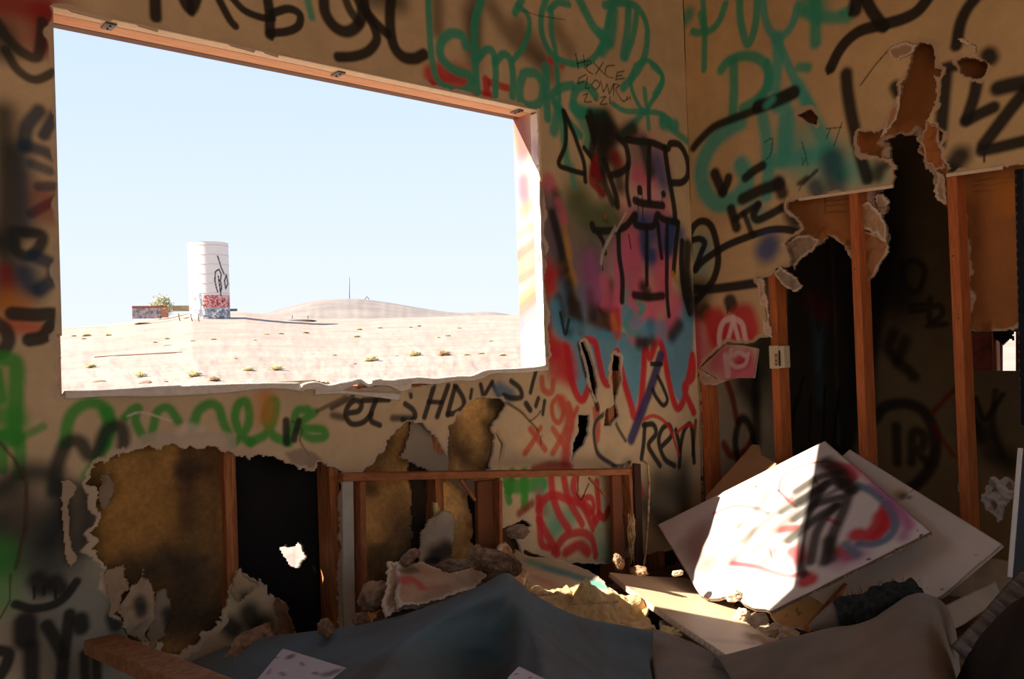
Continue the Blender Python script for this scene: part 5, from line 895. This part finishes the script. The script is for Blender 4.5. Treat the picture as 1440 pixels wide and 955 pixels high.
# crumpled paper
bmk = plate('crumpled_paper', [(1386, 682), (1396, 676), (1398, 668), (1408, 676), (1418, 670), (1428, 678), (1424, 694), (1418, 712), (1410, 716), (1408, 736), (1398, 722), (1388, 718), (1384, 700)], (px_(1386, 682, -.12), px_(1426, 680, -.14), px_(1405, 735, -.17)), (196, 182, 166), .0045, .004, .006, disp=.035, cell=7, seed=33); T(bmk, 'crumpled white paper hanging behind the right end of the plain board', 'paper')
# segmented strip
seg = empty('segmented_duct', pz(1390, 862, -.66)); T(seg, 'dusty grey strip of overlapping metal segments rising at the lower right', 'metal strip')
pth = catmull([pz(1350, 918, -.74), pz(1374, 894, -.71), pz(1398, 866, -.68), pz(1422, 838, -.65), pz(1446, 812, -.62), pz(1470, 786, -.60)], 2)
for k in range(len(pth)-1):
    a = Vector(pth[k]); b = Vector(pth[k+1]); d = b-a; n_ = (Vector(CAM)-a).normalized(); off = n_*(.004*(k % 3)); beam('segment', a-d*.12+off, b+off, .046, .010, STEEL, seg, n_, .003)
c1 = [(1348, 975, -.80), (1362, 935, -.72), (1385, 895, -.64), (1412, 862, -.58), (1445, 842, -.55), (1490, 830, -.53)]; c2 = [(1355, 1020, -.78), (1375, 970, -.70), (1400, 930, -.62), (1430, 900, -.56), (1465, 880, -.52), (1510, 870, -.5)]; c3 = [(1370, 1080, -.76), (1395, 1020, -.68), (1425, 985, -.60), (1455, 960, -.54), (1490, 945, -.5), (1540, 930, -.48)]
o = patch('dark_cloth', [[p+np.array([.03, .06, -.10]) for p in row(c1)], row(c1), row(c2), row(c3)], BROWNF, 8, .015, 14, .01, None, 9); T(o, 'dark brown cloth heap in the lower right corner', 'cloth')
# lower left
bp = [pz(118, 896, -.80), pz(232, 944, -.76), pz(340, 990, -.72)]
o = beam('loose_plank', bp[0], bp[2], .085, .04, PLANK, None, (0, 0, 1)); T(o, 'brown timber plank slanting across the lower left corner', 'plank')
o = plate('stained_white_panel', [(398, 912), (470, 934), (560, 962), (620, 985), (560, 1060), (330, 1000), (362, 955)], (pz(398, 912, -.70), pz(560, 962, -.64), pz(362, 955, -.70)), (206, 196, 196), .005, .012, 0, m=SHINY, seed=40, grime=.04, paint='n 8 .6 .8 409,922 408,925; n 12 .8 .8 464,948 472,944; n 8 .8 .6 455,948; n 4 .5 .8 441,946 446,948; n 3 .5 .8 423,932 427,936; n 4 .6 .7 395,946 400,950;n 3 .4 .7 380,942 377,948; K 3 .3 .8 386,924 390,925'); T(o, 'white panel with brown stains lying on the carpet at lower left', 'panel')
o = plate('small_white_panel', [(730, 937), (765, 954), (800, 975), (760, 1010), (700, 985), (715, 952)], (pz(730, 937, -.62), pz(770, 957, -.61), pz(712, 957, -.62)), (206, 196, 196), .004, .012, 0, m=SHINY, seed=41, grime=.03, paint='K 4 .2 .9 726,948; K 4 .2 .9 745,953'); T(o, 'small white panel corner on the dark fold of the blue carpet', 'panel')
# outlet box on the stud
ob = empty('outlet_box', px_(1098, 502, -.005)); T(ob, 'white electrical outlet box nailed to the stud', 'outlet box')
oc = px_(1095, 502, -.004); OW = mat('yellowed_plastic', (214, 190, 156), .5, .1, 40)
box('box_body', (oc[0]+.01, oc[1]-.012, oc[2]), (.05, .05, .10), OW, ob); fp = box('face_frame', (oc[0]-.018, oc[1]+.012, oc[2]), (.006, .048, .105), OW, ob)
box('receptacle', (oc[0]-.022, oc[1]-.002, oc[2]-.012), (.006, .018, .055), mat('receptacle_tan', (176, 140, 108), .6), ob)
for dz in (.012, -.012, -.03): box('slot', (oc[0]-.0255, oc[1]-.002, oc[2]-.004+dz), (.002, .008, .004), BLACK, ob, bev=0)
box('wire_slot', (oc[0]-.022, oc[1]-.018, oc[2]-.006), (.004, .006, .07), BLACK, ob, bev=0)
